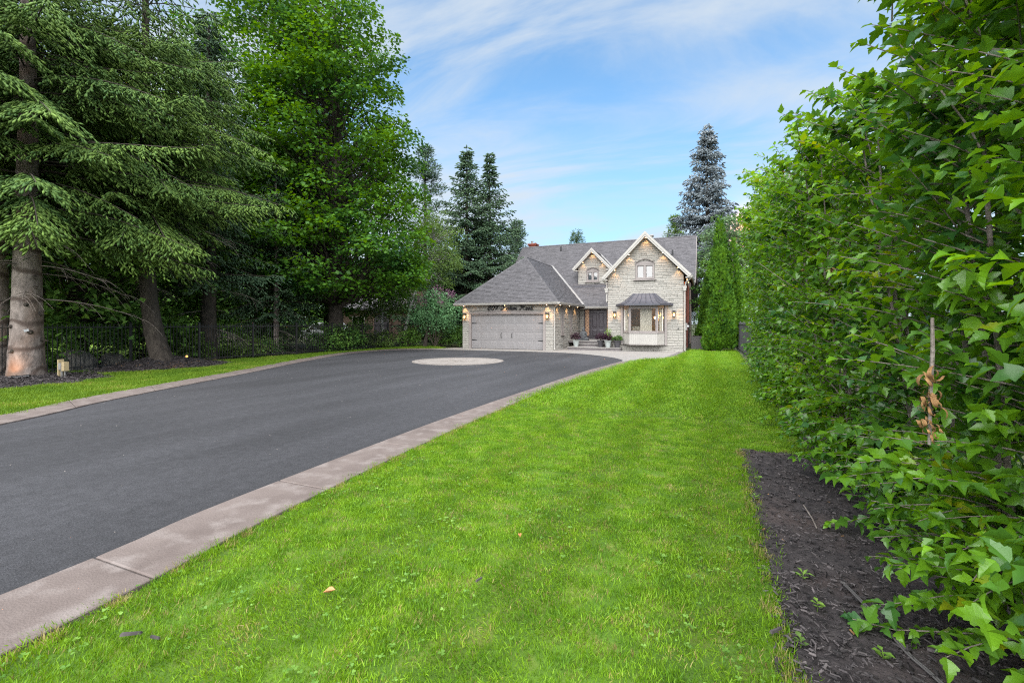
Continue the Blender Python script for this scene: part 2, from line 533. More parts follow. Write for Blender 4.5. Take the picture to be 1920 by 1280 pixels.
def minus(a, hole):
    out = []
    for lo, hi in a:
        if hole[1] <= lo or hole[0] >= hi:
            out.append((lo, hi)); continue
        if hole[0] - lo > 0.03: out.append((lo, hole[0]))
        if hi - hole[1] > 0.03: out.append((hole[1], hi))
    return out


def smooth_line(pts, n=8):
    """Catmull-Rom through 2D points"""
    out = []
    P = [pts[0]] + list(pts) + [pts[-1]]
    for i in range(1, len(P) - 2):
        p0, p1, p2, p3 = (np.array(P[k], float) for k in (i - 1, i, i + 1, i + 2))
        for j in range(n):
            t = j / n
            out.append(tuple(0.5 * ((2 * p1) + (p2 - p0) * t + (2 * p0 - 5 * p1 + 4 * p2 - p3) * t * t + (3 * p1 - p0 - 3 * p2 + p3) * t ** 3)))
    out.append(tuple(pts[-1]))
    return out


def flat(name, poly, z, mat, kind='structure', depth=0.0):
    mb = MB()
    if depth: mb.prism([(x, y, z - depth) for x, y in poly], (0, 0, depth))
    else: mb.quad(*[(x, y, z) for x, y in poly])
    return tag(mb.build(name, mat), kind=kind)


# ------------------------------------------------------------------ the setting
def lawn_material(name, a, b, c, stripes):
    m = material(name, a, b, 1.3, 0.9, 0.5, 60, c3=c, s3=5.0, detail=8)
    if stripes:                              # mowing stripes: the light off leaning blades is painted into the colour
        nt = m.node_tree; N, L = nt.nodes.new, nt.links.new
        p = nt.nodes['Principled BSDF']
        src = p.inputs['Base Color'].links[0].from_socket
        w = N('ShaderNodeTexWave'); w.wave_type = 'BANDS'; w.bands_direction = 'X'
        w.inputs['Scale'].default_value = 0.30; w.inputs['Distortion'].default_value = 0.6; w.inputs['Detail'].default_value = 2
        tc = N('ShaderNodeTexCoord'); L(tc.outputs['Object'], w.inputs['Vector'])
        mr = N('ShaderNodeMapRange'); mr.inputs['To Min'].default_value = 0.82; mr.inputs['To Max'].default_value = 1.18
        L(w.outputs['Fac'], mr.inputs['Value'])
        hs = N('ShaderNodeHueSaturation'); L(src, hs.inputs['Color']); L(mr.outputs[0], hs.inputs['Value'])
        L(hs.outputs[0], p.inputs['Base Color'])
    return m


M['lawn'] = lawn_material('lawn', (0.045, 0.095, 0.009), (0.080, 0.150, 0.012), (0.13, 0.16, 0.03), True)
M['verge'] = lawn_material('verge_grass', (0.070, 0.130, 0.014), (0.12, 0.19, 0.02), (0.15, 0.16, 0.05), False)
M['yard'] = material('yard_ground', (0.030, 0.030, 0.015), (0.055, 0.080, 0.018), 0.5, 0.95, 0.4, 20, c3=(0.045, 0.032, 0.022), s3=0.8)
M['n_lawn'] = material('neighbour_grass', (0.12, 0.20, 0.02), (0.17, 0.26, 0.03), 0.8, 0.95)

R_IN = smooth_line([(-3.75, -3), (-3.76, 1.3), (-3.90, 2.6), (-3.97, 5), (-3.97, 7), (-3.85, 10.3), (-3.66, 14.5), (-3.40, 17.1), (-3.22, 19.0)])
R_OUT = smooth_line([(-3.03, -3), (-3.08, 1.0), (-3.25, 2.6), (-3.40, 5), (-3.46, 7.5), (-3.40, 10.3), (-3.12, 14.1), (-2.86, 17), (-2.66, 19.0)])
FAR = smooth_line([(-3.22, 19.0), (-3.30, 20.0), (-3.95, 21.3), (-5.0, 22.5), (-6.3, 23.45), (-8.0, 23.9), (-11, 23.9), (-14, 23.8), (-15.4, 23.5)])
L_IN = smooth_line([(-7.3, -3), (-10.14, 3.4), (-11.35, 5.5), (-13.5, 10.2), (-15.7, 14.8), (-17.1, 18.4), (-17.4, 20.8), (-16.9, 22.6), (-15.4, 23.5)])
L_OUT = smooth_line([(-8.2, -3), (-11.0, 3.5), (-12.15, 5.4), (-14.3, 10.2), (-16.5, 14.8), (-17.9, 18.4), (-18.1, 21.2), (-17.5, 23.3), (-15.4, 24.6)])
flat('ground', [(-500, -300), (500, -300), (500, 700), (-500, 700)], -0.03, M['yard'])
asph = R_IN + FAR[1:] + L_IN[::-1][1:]
flat('driveway', asph, 0.006, M['asphalt'])
patio = R_OUT[-1:] + smooth_line([(-2.66, 19.0), (-2.35, 20.0), (-1.6, 21.0), (-1.25, 22.2), (-0.85, 27.4)])[1:] + [(-1.1, 27.4), (-1.1, 32), (-14.3, 32), (-14.9, 26.5), (-15.4, 24.6)] + FAR[::-1]
flat('forecourt', patio, 0.010, M['patio'])
lawn = R_OUT + smooth_line([(-2.66, 19.0), (-2.35, 20.0), (-1.6, 21.0), (-1.25, 22.2), (-0.85, 27.4)])[1:] + [(-0.2, 30), (1.6, 30), (1.35, 18), (1.15, 6.45), (0.43, 6.38), (0.38, 2.5), (0.30, -3)]
flat('lawn', lawn, 0.0, M['lawn'])
verge = L_OUT + [(-16, 26), (-19.0, 27.6), (-19.2, -3)]
flat('verge', verge, -0.004, M['verge'])
flat('neighbour_lawn', [(-90, -5), (-30, -5), (-24.5, 6), (-24.0, 14), (-27, 19), (-34, 24), (-90, 26)], -0.012, M['n_lawn'])

# concrete border of the driveway: every cast slab is a piece of its own
def border(name, inner, outer, length, mat, v0=-3):
    root = tag(bpy.data.objects.new(name, None), kind='structure'); COL.objects.link(root)
    I, O = np.array(inner), np.array(outer)
    def at(A, s):
        d = np.concatenate([[0], np.cumsum(np.linalg.norm(np.diff(A, axis=0), axis=1))])
        d /= d[-1]
        return np.interp(s, d, A[:, 0]), np.interp(s, d, A[:, 1])
    tot = np.linalg.norm(np.diff(I, axis=0), axis=1).sum()
    n = int(round(tot / length))
    for k in range(n):
        g = 0.006 / tot
        ss = np.linspace(k / n + g, (k + 1) / n - g, 7)
        a = [at(I, s) for s in ss]; b = [at(O, s) for s in ss]
        poly = a + b[::-1]
        cx = sum(p[0] for p in poly) / len(poly); cy = sum(p[1] for p in poly) / len(poly)
        e = 0.985
        dz = random.uniform(-0.002, 0.003)
        mb = MB()
        n2 = len(poly)
        low = [(x, y, -0.08) for x, y in poly]; mid = [(x, y, 0.022 + dz) for x, y in poly]
        top = [(cx + (x - cx) * e, cy + (y - cy) * e, 0.028 + dz) for x, y in poly]
        fs = [tuple(range(2 * n2, 3 * n2))]
        for i in range(n2):
            j = (i + 1) % n2
            fs += [(i, j, n2 + j, n2 + i), (n2 + i, n2 + j, 2 * n2 + j, 2 * n2 + i)]
        mb.add(low + mid + top, fs)
        mb.build('slab', mat, root)
    return root


border('driveway_border', R_IN, R_OUT, 1.56, M['concrete'])
border('driveway_border', L_IN, L_OUT, 2.1, M['concrete'])
# dark paver edging along the right of the forecourt
ed = tag(bpy.data.objects.new('paver_edging', None), kind='structure'); COL.objects.link(ed)
pa = np.array(smooth_line([(-2.66, 19.15), (-2.38, 20.0), (-1.63, 21.0), (-1.28, 22.2), (-0.88, 27.3)], 10))
d = np.concatenate([[0], np.cumsum(np.linalg.norm(np.diff(pa, axis=0), axis=1))])
for s in np.arange(0.0, d[-1] - 0.3, 0.30):
    p0 = np.array([np.interp(s + 0.008, d, pa[:, 0]), np.interp(s + 0.008, d, pa[:, 1])])
    p1 = np.array([np.interp(s + 0.292, d, pa[:, 0]), np.interp(s + 0.292, d, pa[:, 1])])
    t = (p1 - p0) / np.linalg.norm(p1 - p0); nn = np.array([-t[1], t[0]])
    q0, q1 = p0 + nn * 0.42, p1 + nn * 0.42
    h = 0.03 + random.uniform(-0.004, 0.004)
    MB().prism([(p0[0], p0[1], -0.05), (p1[0], p1[1], -0.05), (q1[0], q1[1], -0.05), (q0[0], q0[1], -0.05)], (0, 0, 0.05 + h)).build('paver', M['dark_paver'], ed)

# round compass medallion set into the asphalt
MC = (-9.6, 16.8)
def disc(mb, r0, r1, z, seg=64):
    a = [(MC[0] + r1 * math.cos(2 * math.pi * k / seg), MC[1] + r1 * math.sin(2 * math.pi * k / seg)) for k in range(seg)]
    if r0 == 0:
        mb.prism([(x, y, z - 0.03) for x, y in a], (0, 0, 0.03))
    else:
        b = [(MC[0] + r0 * math.cos(2 * math.pi * k / seg), MC[1] + r0 * math.sin(2 * math.pi * k / seg)) for k in range(seg)]
        for k in range(seg):
            j = (k + 1) % seg
            mb.quad((*a[k], z), (*a[j], z), (*b[j], z), (*b[k], z))
md = MB(); disc(md, 0, 1.92, 0.014)
medal = tag(md.build('medallion', M['medal']), kind='structure')
mr_ = MB(); disc(mr_, 1.60, 1.66, 0.018); mr_.build('ring', M['medal_dark'], medal)
mr_ = MB(); disc(mr_, 1.84, 1.92, 0.018); mr_.build('ring', M['medal_dark'], medal)
for k in range(8):
    w = math.pi * k / 4 + 0.2
    L_ = 1.45 if k % 2 == 0 else 0.85
    c, s = math.cos(w), math.sin(w)
    P = lambda r, q: (MC[0] + r * c - q * s, MC[1] + r * s + q * c)
    MB().add([(*P(0.10, 0), 0.019), (*P(0.32, 0.17), 0.017), (*P(L_, 0), 0.017), (*P(0.32, -0.17), 0.017), (*P(0.5, 0), 0.023)],
             [(0, 4, 1), (1, 4, 2)]).build('star_point', M['medal_dark'], medal)
    MB().add([(*P(0.10, 0), 0.0185), (*P(0.32, 0.17), 0.017), (*P(L_, 0), 0.017), (*P(0.32, -0.17), 0.017), (*P(0.5, 0), 0.0225)],
             [(0, 3, 4), (3, 2, 4)]).build('star_point', M['medal'], medal)


def bumpy_bed(name, poly, z, mat, amp=0.02, step=0.12, mound=None, seed=0):
    x0, x1 = min(p[0] for p in poly), max(p[0] for p in poly); y0, y1 = min(p[1] for p in poly), max(p[1] for p in poly)
    xs = np.arange(x0 - step, x1 + 2 * step, step); ys = np.arange(y0 - step, y1 + 2 * step, step)
    X, Y = np.meshgrid(xs, ys)
    r = np.random.default_rng(seed)
    Z = z + amp * (r.random(X.shape) - 0.3)
    if mound: Z = Z + mound(X, Y)
    P = np.stack([X.ravel(), Y.ravel()], 1)
    jit = (r.random(P.shape) - 0.5) * step * 0.5
    ins = inside(P, poly).reshape(X.shape)
    P = P + jit
    nx = len(xs); F = []
    for j in range(len(ys) - 1):
        for i in range(nx - 1):
            if ins[j, i] and ins[j, i + 1] and ins[j + 1, i] and ins[j + 1, i + 1]:
                F.append((j * nx + i, j * nx + i + 1, (j + 1) * nx + i + 1, (j + 1) * nx + i))
    V = np.concatenate([P, Z.ravel()[:, None]], 1)
    me = np_mesh(name, V, [F])
    return tag(link(name, me, mat), kind='structure')


BED = [(0.30, -1.5), (0.30, 2.5), (0.36, 6.44), (1.1, 6.5), (1.45, 18), (2.9, 18), (2.9, -1.5)]
bumpy_bed('mulch_bed', BED, 0.006, M['mulch'], 0.035, 0.09, seed=3)
m1 = lambda X, Y: 0.10 * np.exp(-(((X + 17.6) / 1.3) ** 2 + ((Y - 6.3) / 1.5) ** 2))
m2 = lambda X, Y: 0.40 * np.exp(-(((X + 18.5) / 0.95) ** 2 + ((Y - 10.5) / 1.25) ** 2))
MOUND_A = [(-17.6 + 2.3 * math.cos(a) * random.uniform(0.85, 1.1), 6.0 + 2.3 * math.sin(a) * random.uniform(0.85, 1.1)) for a in np.linspace(0, 6.1, 22)]
MOUND_B = [(-18.2 + 1.5 * math.cos(a) * random.uniform(0.9, 1.1), 10.4 + 2.3 * math.sin(a) * random.uniform(0.9, 1.1)) for a in np.linspace(0, 6.1, 22)]
bumpy_bed('mulch_mound', MOUND_A, -0.01, M['mulch'], 0.05, 0.12, m1, 4)
bumpy_bed('mulch_mound', MOUND_B, -0.02, M['mulch'], 0.05, 0.12, m2, 5)
bumpy_bed('mulch_mound', [(-0.6, 27.3), (1.55, 26.2), (1.6, 29.5), (-0.6, 29.5)], 0.0, M['mulch'], 0.05, 0.12, None, 6)

# ------------------------------------------------------------------ the house
HZ = 'pale stone house with grey shingle roof and double garage at the end of the driveway'
house = thing('stone_house', HZ, 'house', (-8.2, 27.0, 0))
GX0, GX1, GY = -14.3, -8.2, 25.6          # garage left, right, front
WX0, WX1, WY = -5.3, -1.1, 27.0           # gable wing
PY = 31.7                                 # porch back wall
EZ = 2.85                                 # low eave
SL = 0.908                                # main roof slope
mainz = lambda y: 2.75 + (y - 31.0) * SL


def frame_front(y):   # a = x, b = z, c = towards the street
    return ((0, y, 0), (1, 0, 0), (0, 0, 1), (0, -1, 0))


def frame_right(x):   # wall facing +x: a = y, b = z, c = +x
    return ((x, 0, 0), (0, 1, 0), (0, 0, 1), (1, 0, 0))


def fbox(mb, a0, a1, b0, b1, c0, c1):
    return mb.box(a0, a1, b0, b1, c0, c1)


# masonry cores
def core(poly, T, depth, holes=()):
    mb = MB(T)
    if not holes:
        mb.prism([(a, b, -0.001) for a, b in poly], (0, 0, -depth))
    else:                                    # trapezoids round the openings
        ys = sorted({round(p[1], 4) for p in poly} | {round(h, 4) for q in holes for h in q[2:]})
        for y0, y1 in zip(ys, ys[1:]):
            for (l0, h0), (l1, h1) in zip(scan(poly, y0 + 1e-4), scan(poly, y1 - 1e-4)):
                cuts = sorted([(q[0], q[1]) for q in holes if q[2] < y1 - 1e-3 and q[3] > y0 + 1e-3])
                xs = [(l0, l1)]
                for c in cuts: xs += [(c[0], c[0]), (c[1], c[1])]
                xs.append((h0, h1))
                for k in range(0, len(xs), 2):
                    (a, b), (c, d_) = xs[k], xs[k + 1]
                    mb.prism([(a, y0, -.001), (c, y0, -.001), (d_, y1, -.001), (b, y1, -.001)], (0, 0, -depth))
    return mb.build('wall', M['stone_core'], house)


DX0, DX1, DTOP = -13.67, -8.85, 2.13      # garage door opening
garage_front = [(GX0, 0), (DX0 - 0.08, 0), (DX0 - 0.08, 2.2)] + \
    [(DX0 - 0.08 + (DX1 - DX0 + 0.16) * t, 2.20 + 0.16 * math.sin(math.pi * t) ** 0.9) for t in np.linspace(0.08, 0.92, 9)] + \
    [(DX1 + 0.08, 2.2), (DX1 + 0.08, 0), (GX1, 0), (GX1, 2.78), (GX0, 2.78)]
w_gf = core(garage_front, frame_front(GY), 0.25)
garage_side = [(GY + 0.25, 0), (PY, 0), (PY, 2.78), (GY + 0.25, 2.78)]
w_gs = core(garage_side, frame_right(GX1), 0.25)
core([(GY + 0.25, 0), (PY, 0), (PY, 2.78), (GY + 0.25, 2.78)], frame_right(GX0 + 0.25), 0.25)
wing_front = [(WX0, 0), (WX1, 0), (WX1, 4.30), (-3.12 + 0.12, 6.50), (-3.12 - 0.12, 6.50), (WX0, 4.30)]
w_wf = core(wing_front, frame_front(WY), 0.25, [(-4.30, -2.15, 1.12, 2.48), (-3.66, -2.71, 4.17, 4.94)])
w_wl = core([(-(WY + 0.25), 0), (-(WY + 0.25), 4.3), (-34, 4.3), (-34, 0)], ((WX0, 0, 0), (0, -1, 0), (0, 0, 1), (-1, 0, 0)), 0.25)
porch_back = [(GX1, 0.5), (WX0 + 0.0, 0.5), (WX0, 2.7), (GX1, 2.7)]
w_pb = core(porch_back, frame_front(PY), 0.25)
DOX0, DOX1, DOY = -8.65, -6.45, 32.9      # dormer
dormer_front = [(DOX0, 4.35), (DOX1, 4.35), (DOX1, 5.72), (-7.55, 6.74), (DOX0, 5.72)]
w_df = core(dormer_front, frame_front(DOY), 0.2, [(-7.96, -7.16, 4.70, 5.36)])
w_dl = MB(); w_dl.prism([(DOX0, DOY + 0.2, 4.45), (DOX0, DOY + 0.2, 5.7), (DOX0, 34.3, 5.7)], (0.2, 0, 0)); w_dl.build('wall', M['stone_core'], house)
w_dr = MB(); w_dr.prism([(DOX1 - 0.2, DOY + 0.2, 4.45), (DOX1 - 0.2, DOY + 0.2, 5.7), (DOX1 - 0.2, 34.3, 5.7)], (0.2, 0, 0)); w_dr.build('wall', M['stone_core'], house)
# red brick flank and rear body
bw = MB()
bw.prism([(WX1 - 0.25, WY + 0.25, 0), (WX1 - 0.25, 43, 0), (WX1 - 0.25, 43, 2.6), (WX1 - 0.25, 37, 8.0), (WX1 - 0.25, 32.9, 4.3), (WX1 - 0.25, WY + 0.25, 4.25)], (0.249, 0, 0))
brick_wall = bw.build('brick_wall', M['mortar_red'], house)
brick_wall['label'] = 'red brick side wall'
lw = MB(); lw.prism([(GX0, 31.2, 0), (GX0, 43, 0), (GX0, 43, 2.6), (GX0, 37, 8.0), (GX0, 31.2, 2.7)], (0.25, 0, 0)); lw.build('wall', M['brick'], house)
MB().box(GX0, WX1, 42.75, 43, 0, 2.6).build('wall', M['brick'], house)

# holes (a0, a1, b0, b1) where no facing stone goes
H_gf = [(DX0 - 0.10, DX1 + 0.10, -1, 2.38)]
H_gs = [(27.03, 27.54, 0.86, 2.66), (29.02, 29.44, 0.86, 2.66)]
H_wf = [(-3.72, -2.65, 4.06, 5.16), (-4.45, -2.05, 0.36, 2.62)]
H_df = [(-8.02, -7.10, 4.62, 5.58)]
H_pb = [(-7.88, -5.0, -1, 2.62)]


def ashlar(poly, holes, seed):
    r = random.Random(seed)
    y0, y1 = min(p[1] for p in poly), max(p[1] for p in poly)
    out, y = [], y0
    while y < y1 - 0.03:
        h = r.choice((0.085, 0.10, 0.115, 0.135, 0.16))
        if y + h > y1 - 0.06: h = y1 - y
        iv = inter(scan(poly, y + 0.004), scan(poly, y + h - 0.004))
        for (a0, a1, b0, b1) in holes:
            if b0 < y + h - 0.01 and b1 > y + 0.01:
                iv = [q for q in minus(iv, (a0, a1))]
        for lo, hi in iv:
            x = lo
            while x < hi - 0.02:
                w = r.uniform(0.22, 0.72)
                if hi - x - w < 0.2: w = hi - x
                if w > 0.34 and h > 0.13 and r.random() < 0.3:      # a tall block split into two thin ones
                    k = r.uniform(0.4, 0.6)
                    out.append((x, x + w, y, y + h * k)); out.append((x, x + w, y + h * k, y + h))
                else:
                    out.append((x, x + w, y, y + h))
                x += w
        y += h
    return out


def stone_mesh(seed):
    r = random.Random(seed)
    j = lambda s: r.uniform(-s, s)
    b = [(0, 0, 0), (1, 0, 0), (1, 1, 0), (0, 1, 0)]
    f = [(0.015 + j(.01), 0.05 + j(.04), 0.8 + j(.2)), (0.985 + j(.01), 0.05 + j(.04), 0.8 + j(.2)), (0.985 + j(.01), 0.95 + j(.04), 0.8 + j(.2)), (0.015 + j(.01), 0.95 + j(.04), 0.8 + j(.2))]
    c = [(0.3 + j(.15), 0.5 + j(.2), 1.0 + j(.15)), (0.7 + j(.15), 0.5 + j(.2), 1.0 + j(.15))]
    fs = [(0, 1, 5, 4), (1, 2, 6, 5), (2, 3, 7, 6), (3, 0, 4, 7), (4, 5, 9, 8), (5, 6, 9), (6, 7, 8, 9), (7, 4, 8)]
    return b + f + c, fs


SM = [stone_mesh(k) for k in range(9)]
SME = []
for k, (v, f) in enumerate(SM):
    me = bpy.data.meshes.new('stone'); me.from_pydata(v, [], f); me.materials.append(M['stone']); SME.append(me)
# the stone faces: (outline, holes, frame, wall object)
walls = [
    (garage_front, H_gf, frame_front(GY), w_gf, 1), (wing_front, H_wf, frame_front(WY), w_wf, 2),
    ([(GY, 0), (PY, 0), (PY, 2.78), (GY, 2.78)], H_gs, frame_right(GX1), w_gs, 3), (dormer_front, H_df, frame_front(DOY), w_df, 4), (porch_back, H_pb, frame_front(PY), w_pb, 5)]
allst = []
for poly, holes, T, wo, sd in walls:
    for s in ashlar(poly, holes, sd):
        allst.append((s, T, wo))
wgt = {id(w_gs): 0.35}
allst.sort(key=lambda q: -(q[0][1] - q[0][0]) * (q[0][3] - q[0][2]) * wgt.get(id(q[2]), 1.0))
rs = random.Random(9)
rest = {}
from mathutils import Matrix
for i, ((a0, a1, b0, b1), T, wo) in enumerate(allst):
    g = 0.0045
    a0, a1, b0, b1 = a0 + g, a1 - g, b0 + g, b1 - g
    if a1 - a0 < 0.03: continue
    dp = rs.uniform(0.012, 0.034)
    k = rs.randrange(9)
    o, X, Y, Z = T
    if i < 290:
        ob = link('stone', SME[k], None, wo)
        p = [o[q] + a0 * X[q] + b0 * Y[q] - ORG[house.name][q] for q in range(3)]
        mtx = Matrix(((X[0] * (a1 - a0), Y[0] * (b1 - b0), Z[0] * dp, p[0]), (X[1] * (a1 - a0), Y[1] * (b1 - b0), Z[1] * dp, p[1]),
                      (X[2] * (a1 - a0), Y[2] * (b1 - b0), Z[2] * dp, p[2]), (0, 0, 0, 1)))
        ob.matrix_basis = mtx
    else:
        mb = rest.setdefault(wo.name, (MB(), wo))[0]
        mb.T = T
        v, f = SM[k]
        mb.add([(a0 + q[0] * (a1 - a0), b0 + q[1] * (b1 - b0), q[2] * dp) for q in v], f)
for mb, wo in rest.values():
    tag(mb.build('stone_facing', M['stone'], wo), kind='stuff')
# brick courses on the flank
mb = MB(frame_right(WX1))
yy = 0.02
row = 0
while yy < 4.2:
    x = WY + 0.26 + (0.11 if row % 2 else 0)
    while x < 36:
        mb.hexa([(x, yy, 0), (x + 0.205, yy, 0), (x + 0.205, yy + 0.062, 0), (x, yy + 0.062, 0), (x, yy, .008), (x + .205, yy, .008), (x + .205, yy + .062, .008), (x, yy + .062, .008)])
        x += 0.216
    yy += 0.074; row += 1
tag(mb.build('brick_courses', M['brick'], brick_wall), kind='stuff')


# roofs: a deck and lapped shingle tabs
def shingles(poly3, parent, eave_dir, seed, mat=None, exposure=0.14):
    r = random.Random(seed)
    P = [Vector(p) for p in poly3]
    a = Vector(eave_dir).normalized()
    n = (P[1] - P[0]).cross(P[2] - P[0]).normalized()
    if n.z < 0: n = -n
    b = n.cross(a)
    if b.z < 0: b = -b
    o = P[0]
    P2 = [((p - o).dot(a), (p - o).dot(b)) for p in P]
    y0, y1 = min(q[1] for q in P2), max(q[1] for q in P2)
    mb = MB((tuple(o), tuple(a), tuple(b), tuple(n)))
    y = y0; k = 0
    while y < y1 - 0.02:
        h = min(exposure, y1 - y)
        iv = inter(scan(P2, y + 0.003), scan(P2, y + h - 0.003)) if h > 0.02 else []
        for lo, hi in iv:
            x = lo + r.uniform(-0.15, 0)
            while x < hi:
                w = r.choice((0.16, 0.22, 0.30, 0.36))
                xa, xb = max(x, lo), min(x + w - 0.004, hi)
                if xb - xa > 0.01:
                    t = 0.012 + r.choice((0, 0, 0.007)); yb = y - r.choice((0, 0, 0.012))
                    mb.add([(xa, yb, 0.001), (xb, yb, 0.001), (xa, yb, t + 0.006), (xb, yb, t + 0.006), (xb, y + h + 0.02, 0.004), (xa, y + h + 0.02, 0.004)], [(0, 1, 3, 2), (2, 3, 4, 5)])
                x += w
        y += h; k += 1
    return tag(mb.build('shingles', mat or M['shingle'], parent), kind='stuff')


def roof_plane(poly3, eave_dir, seed, shing=True, name='roof', parent=None, mat=None):
    mb = MB().prism(poly3, (0, 0, -0.10))
    ro = mb.build(name, M['roof_under'], parent or house)
    if shing: shingles(poly3, ro, eave_dir, seed, mat)
    return ro


XL, XR = -14.7, -0.6
main_roof = roof_plane([(XL, 31, 2.75), (WX0, 31, 2.75), (WX0, 32.9, mainz(32.9)), (XR, 32.9, mainz(32.9)), (XR, 37, 8.198), (XL, 37, 8.198)], (1, 0, 0), 1)
roof_plane([(XL, 43, 2.75), (XR, 43, 2.75), (XR, 37.001, 8.197), (XL, 37.001, 8.197)], (1, 0, 0), 2, False)
GE0, GE1, GYE = -14.7, -7.8, 25.2
PK = (-11.25, 28.96, 6.12); BK = (-11.25, 34.72, 6.12)
roof_plane([(GE0, GYE, EZ), (GE1, GYE, EZ), PK], (1, 0, 0), 3)
roof_plane([(GE1, GYE, EZ), (GE1, 31.05, EZ), BK, PK], (0, 1, 0), 4)
roof_plane([(GE0, GYE, EZ), PK, BK, (GE0, 31.05, EZ)], (0, 1, 0), 5)
WP, WB = (-3.12, 26.55, 6.70), (-3.12, 35.3, 6.70)
roof_plane([(-0.76, 26.55, 4.26), (-0.76, 32.66, 4.26), WB, WP], (0, 1, 0), 6)
roof_plane([(-5.48, 26.55, 4.26), WP, WB, (-5.48, 32.66, 4.26)], (0, 1, 0), 7)
DP, DB = (-7.55, 32.5, 6.96), (-7.55, 35.6, 6.96)
roof_plane([(-6.19, 32.5, 5.58), (-6.19, 34.1, 5.58), DB, DP], (0, 1, 0), 8)
roof_plane([(-8.91, 32.5, 5.58), DP, DB, (-8.91, 34.1, 5.58)], (0, 1, 0), 9)


def cap(a, b, r=0.09, mat=None, name='ridge_cap'):
    """overlapping cap shingles along a hip or ridge"""
    A, B = Vector(a), Vector(b)
    n = max(2, int((B - A).length / 0.22))
    d = (B - A) / n
    s = d.cross(Vector((0, 0, 1))).normalized()
    mb = MB()
    for k in range(n):
        p = A + d * k; q = p + d * 1.15
        lift = 0.035
        mb.add([p - s * r + Vector((0, 0, lift - r * .75)), p + Vector((0, 0, lift + .012)), p + s * r + Vector((0, 0, lift - r * .75)),
                q - s * r + Vector((0, 0, lift - r * .75 - .008)), q + Vector((0, 0, lift)), q + s * r + Vector((0, 0, lift - r * .75 - .008)),
                p + Vector((0, 0, lift - .02))],
               [(0, 1, 4, 3), (1, 2, 5, 4), (0, 6, 1), (1, 6, 2)])
    return mb.build(name, mat or M['shingle'], house)


cap((XL, 37, 8.2), (XR, 37, 8.2)); cap(PK, BK); cap((GE0, GYE, EZ), PK); cap((GE1, GYE, EZ), PK); cap(WP, WB); cap(DP, DB)
# pale metal valley lining where garage and main roof meet
va, vb = Vector((GE1, 31.1, EZ + 0.03)), Vector((-11.25, 34.72, 6.15))
mb = MB(); dd = (vb - va)
side = dd.cross(Vector((0, 0, 1))).normalized() * 0.09
mb.quad(va - side + Vector((0, 0, .045)), va + side + Vector((0, 0, .045)), vb + side + Vector((0, 0, .045)), vb - side + Vector((0, 0, .045)))
mb.build('valley_flashing', M['grey_metal'], house)
for sx in (-1, 1):
    e = Vector((-7.55 + sx * 1.36, 34.1, 5.6)); t = Vector((-7.55, 35.6, 6.98))
    s = (t - e).cross(Vector((0, 0, 1))).normalized() * 0.07
    u = Vector((0, 0, .05))
    MB().quad(e - s + u, e + s + u, t + s + u, t - s + u).build('valley_flashing', M['grey_metal'], house)
MB().box(DOX0 - 0.25, DOX1 + 0.9, DOY - 0.30, DOY - 0.06, 4.24, 4.30).build('valley_flashing', M['metal_roof'], house)

# eaves: gutters with a rolled lip, fascia and soffits
def gutter(a, b, out):
    A, B, o = Vector(a), Vector(b), Vector(out)
    prof = [(0, 0), (0.02, -0.115), (0.09, -0.12), (0.125, -0.05), (0.135, 0.005), (0.118, 0.005), (0.10, -0.03), (0.02, -0.02)]
    mb = MB()
    n = len(prof)
    va = [A + o * q[0] + Vector((0, 0, q[1])) for q in prof]; vb_ = [B + o * q[0] + Vector((0, 0, q[1])) for q in prof]
    mb.add(va + vb_, [tuple(range(n)), tuple(range(n, 2 * n))[::-1]] + [(i, n + i, n + (i + 1) % n, (i + 1) % n) for i in range(n)])
    return mb.build('gutter', M['trim'], house)


gutter((GE0, GYE, EZ - 0.015), (GE1 + 0.12, GYE, EZ - 0.015), (0, -1, 0))
gutter((GE1, GYE - 0.13, EZ - 0.017), (GE1, 31.0, EZ - 0.017), (1, 0, 0))
gutter((GE1 + 0.14, 31.0, 2.74), (WX0, 31.0, 2.74), (0, -1, 0))
gutter((-0.76, 26.7, 4.24), (-0.76, 32.75, 4.24), (1, 0, 0))
gutter((-5.48, 26.7, 4.24), (-5.48, 32.0, 4.24), (-1, 0, 0))
gutter((-0.74, 32.9, mainz(32.9) - 0.02), (XR, 32.9, mainz(32.9) - 0.02), (0, -1, 0))
MB().box(GE0 + .01, GE1 - .01, GYE + 0.012, GY + 0.02, 2.70, 2.735).build('soffit', M['soffit'], house)
MB().box(GX1 + 0.0, GE1 - .012, GY + 0.03, 31.6, 2.70, 2.736).build('soffit', M['soffit'], house)
MB().box(GX1 + 0.05, WX0 - .01, 31.05, PY + .1, 2.58, 2.62).build('soffit', M['soffit'], house)


def barge(apex, foot_x, foot_z, depth, name='bargeboard'):
    """two-step board following a gable edge"""
    ax, ay, az = apex
    mb = MB()
    for (dy, w0, w1, th) in ((0.0, -0.02, 0.16, 0.05), (-0.035, -0.045, 0.07, 0.035)):
        dx, dz = foot_x - ax, foot_z - az
        l = math.hypot(dx, dz); nx, nz = -dz / l, dx / l
        if nz > 0: nx, nz = -nx, -nz
        m = abs(l / dx)                      # vertical drop of a perpendicular width at the apex
        def pt(t, w):
            return (ax + dx * t + (nx * w if t > 0 else 0), ay + dy, az + dz * t + (nz * w if t > 0 else -w * m))
        mb.prism([pt(0, w0), pt(1, w0), pt(1, w1), pt(0, w1)], (0, -th, 0))
    return mb.build(name, M['trim'], house)


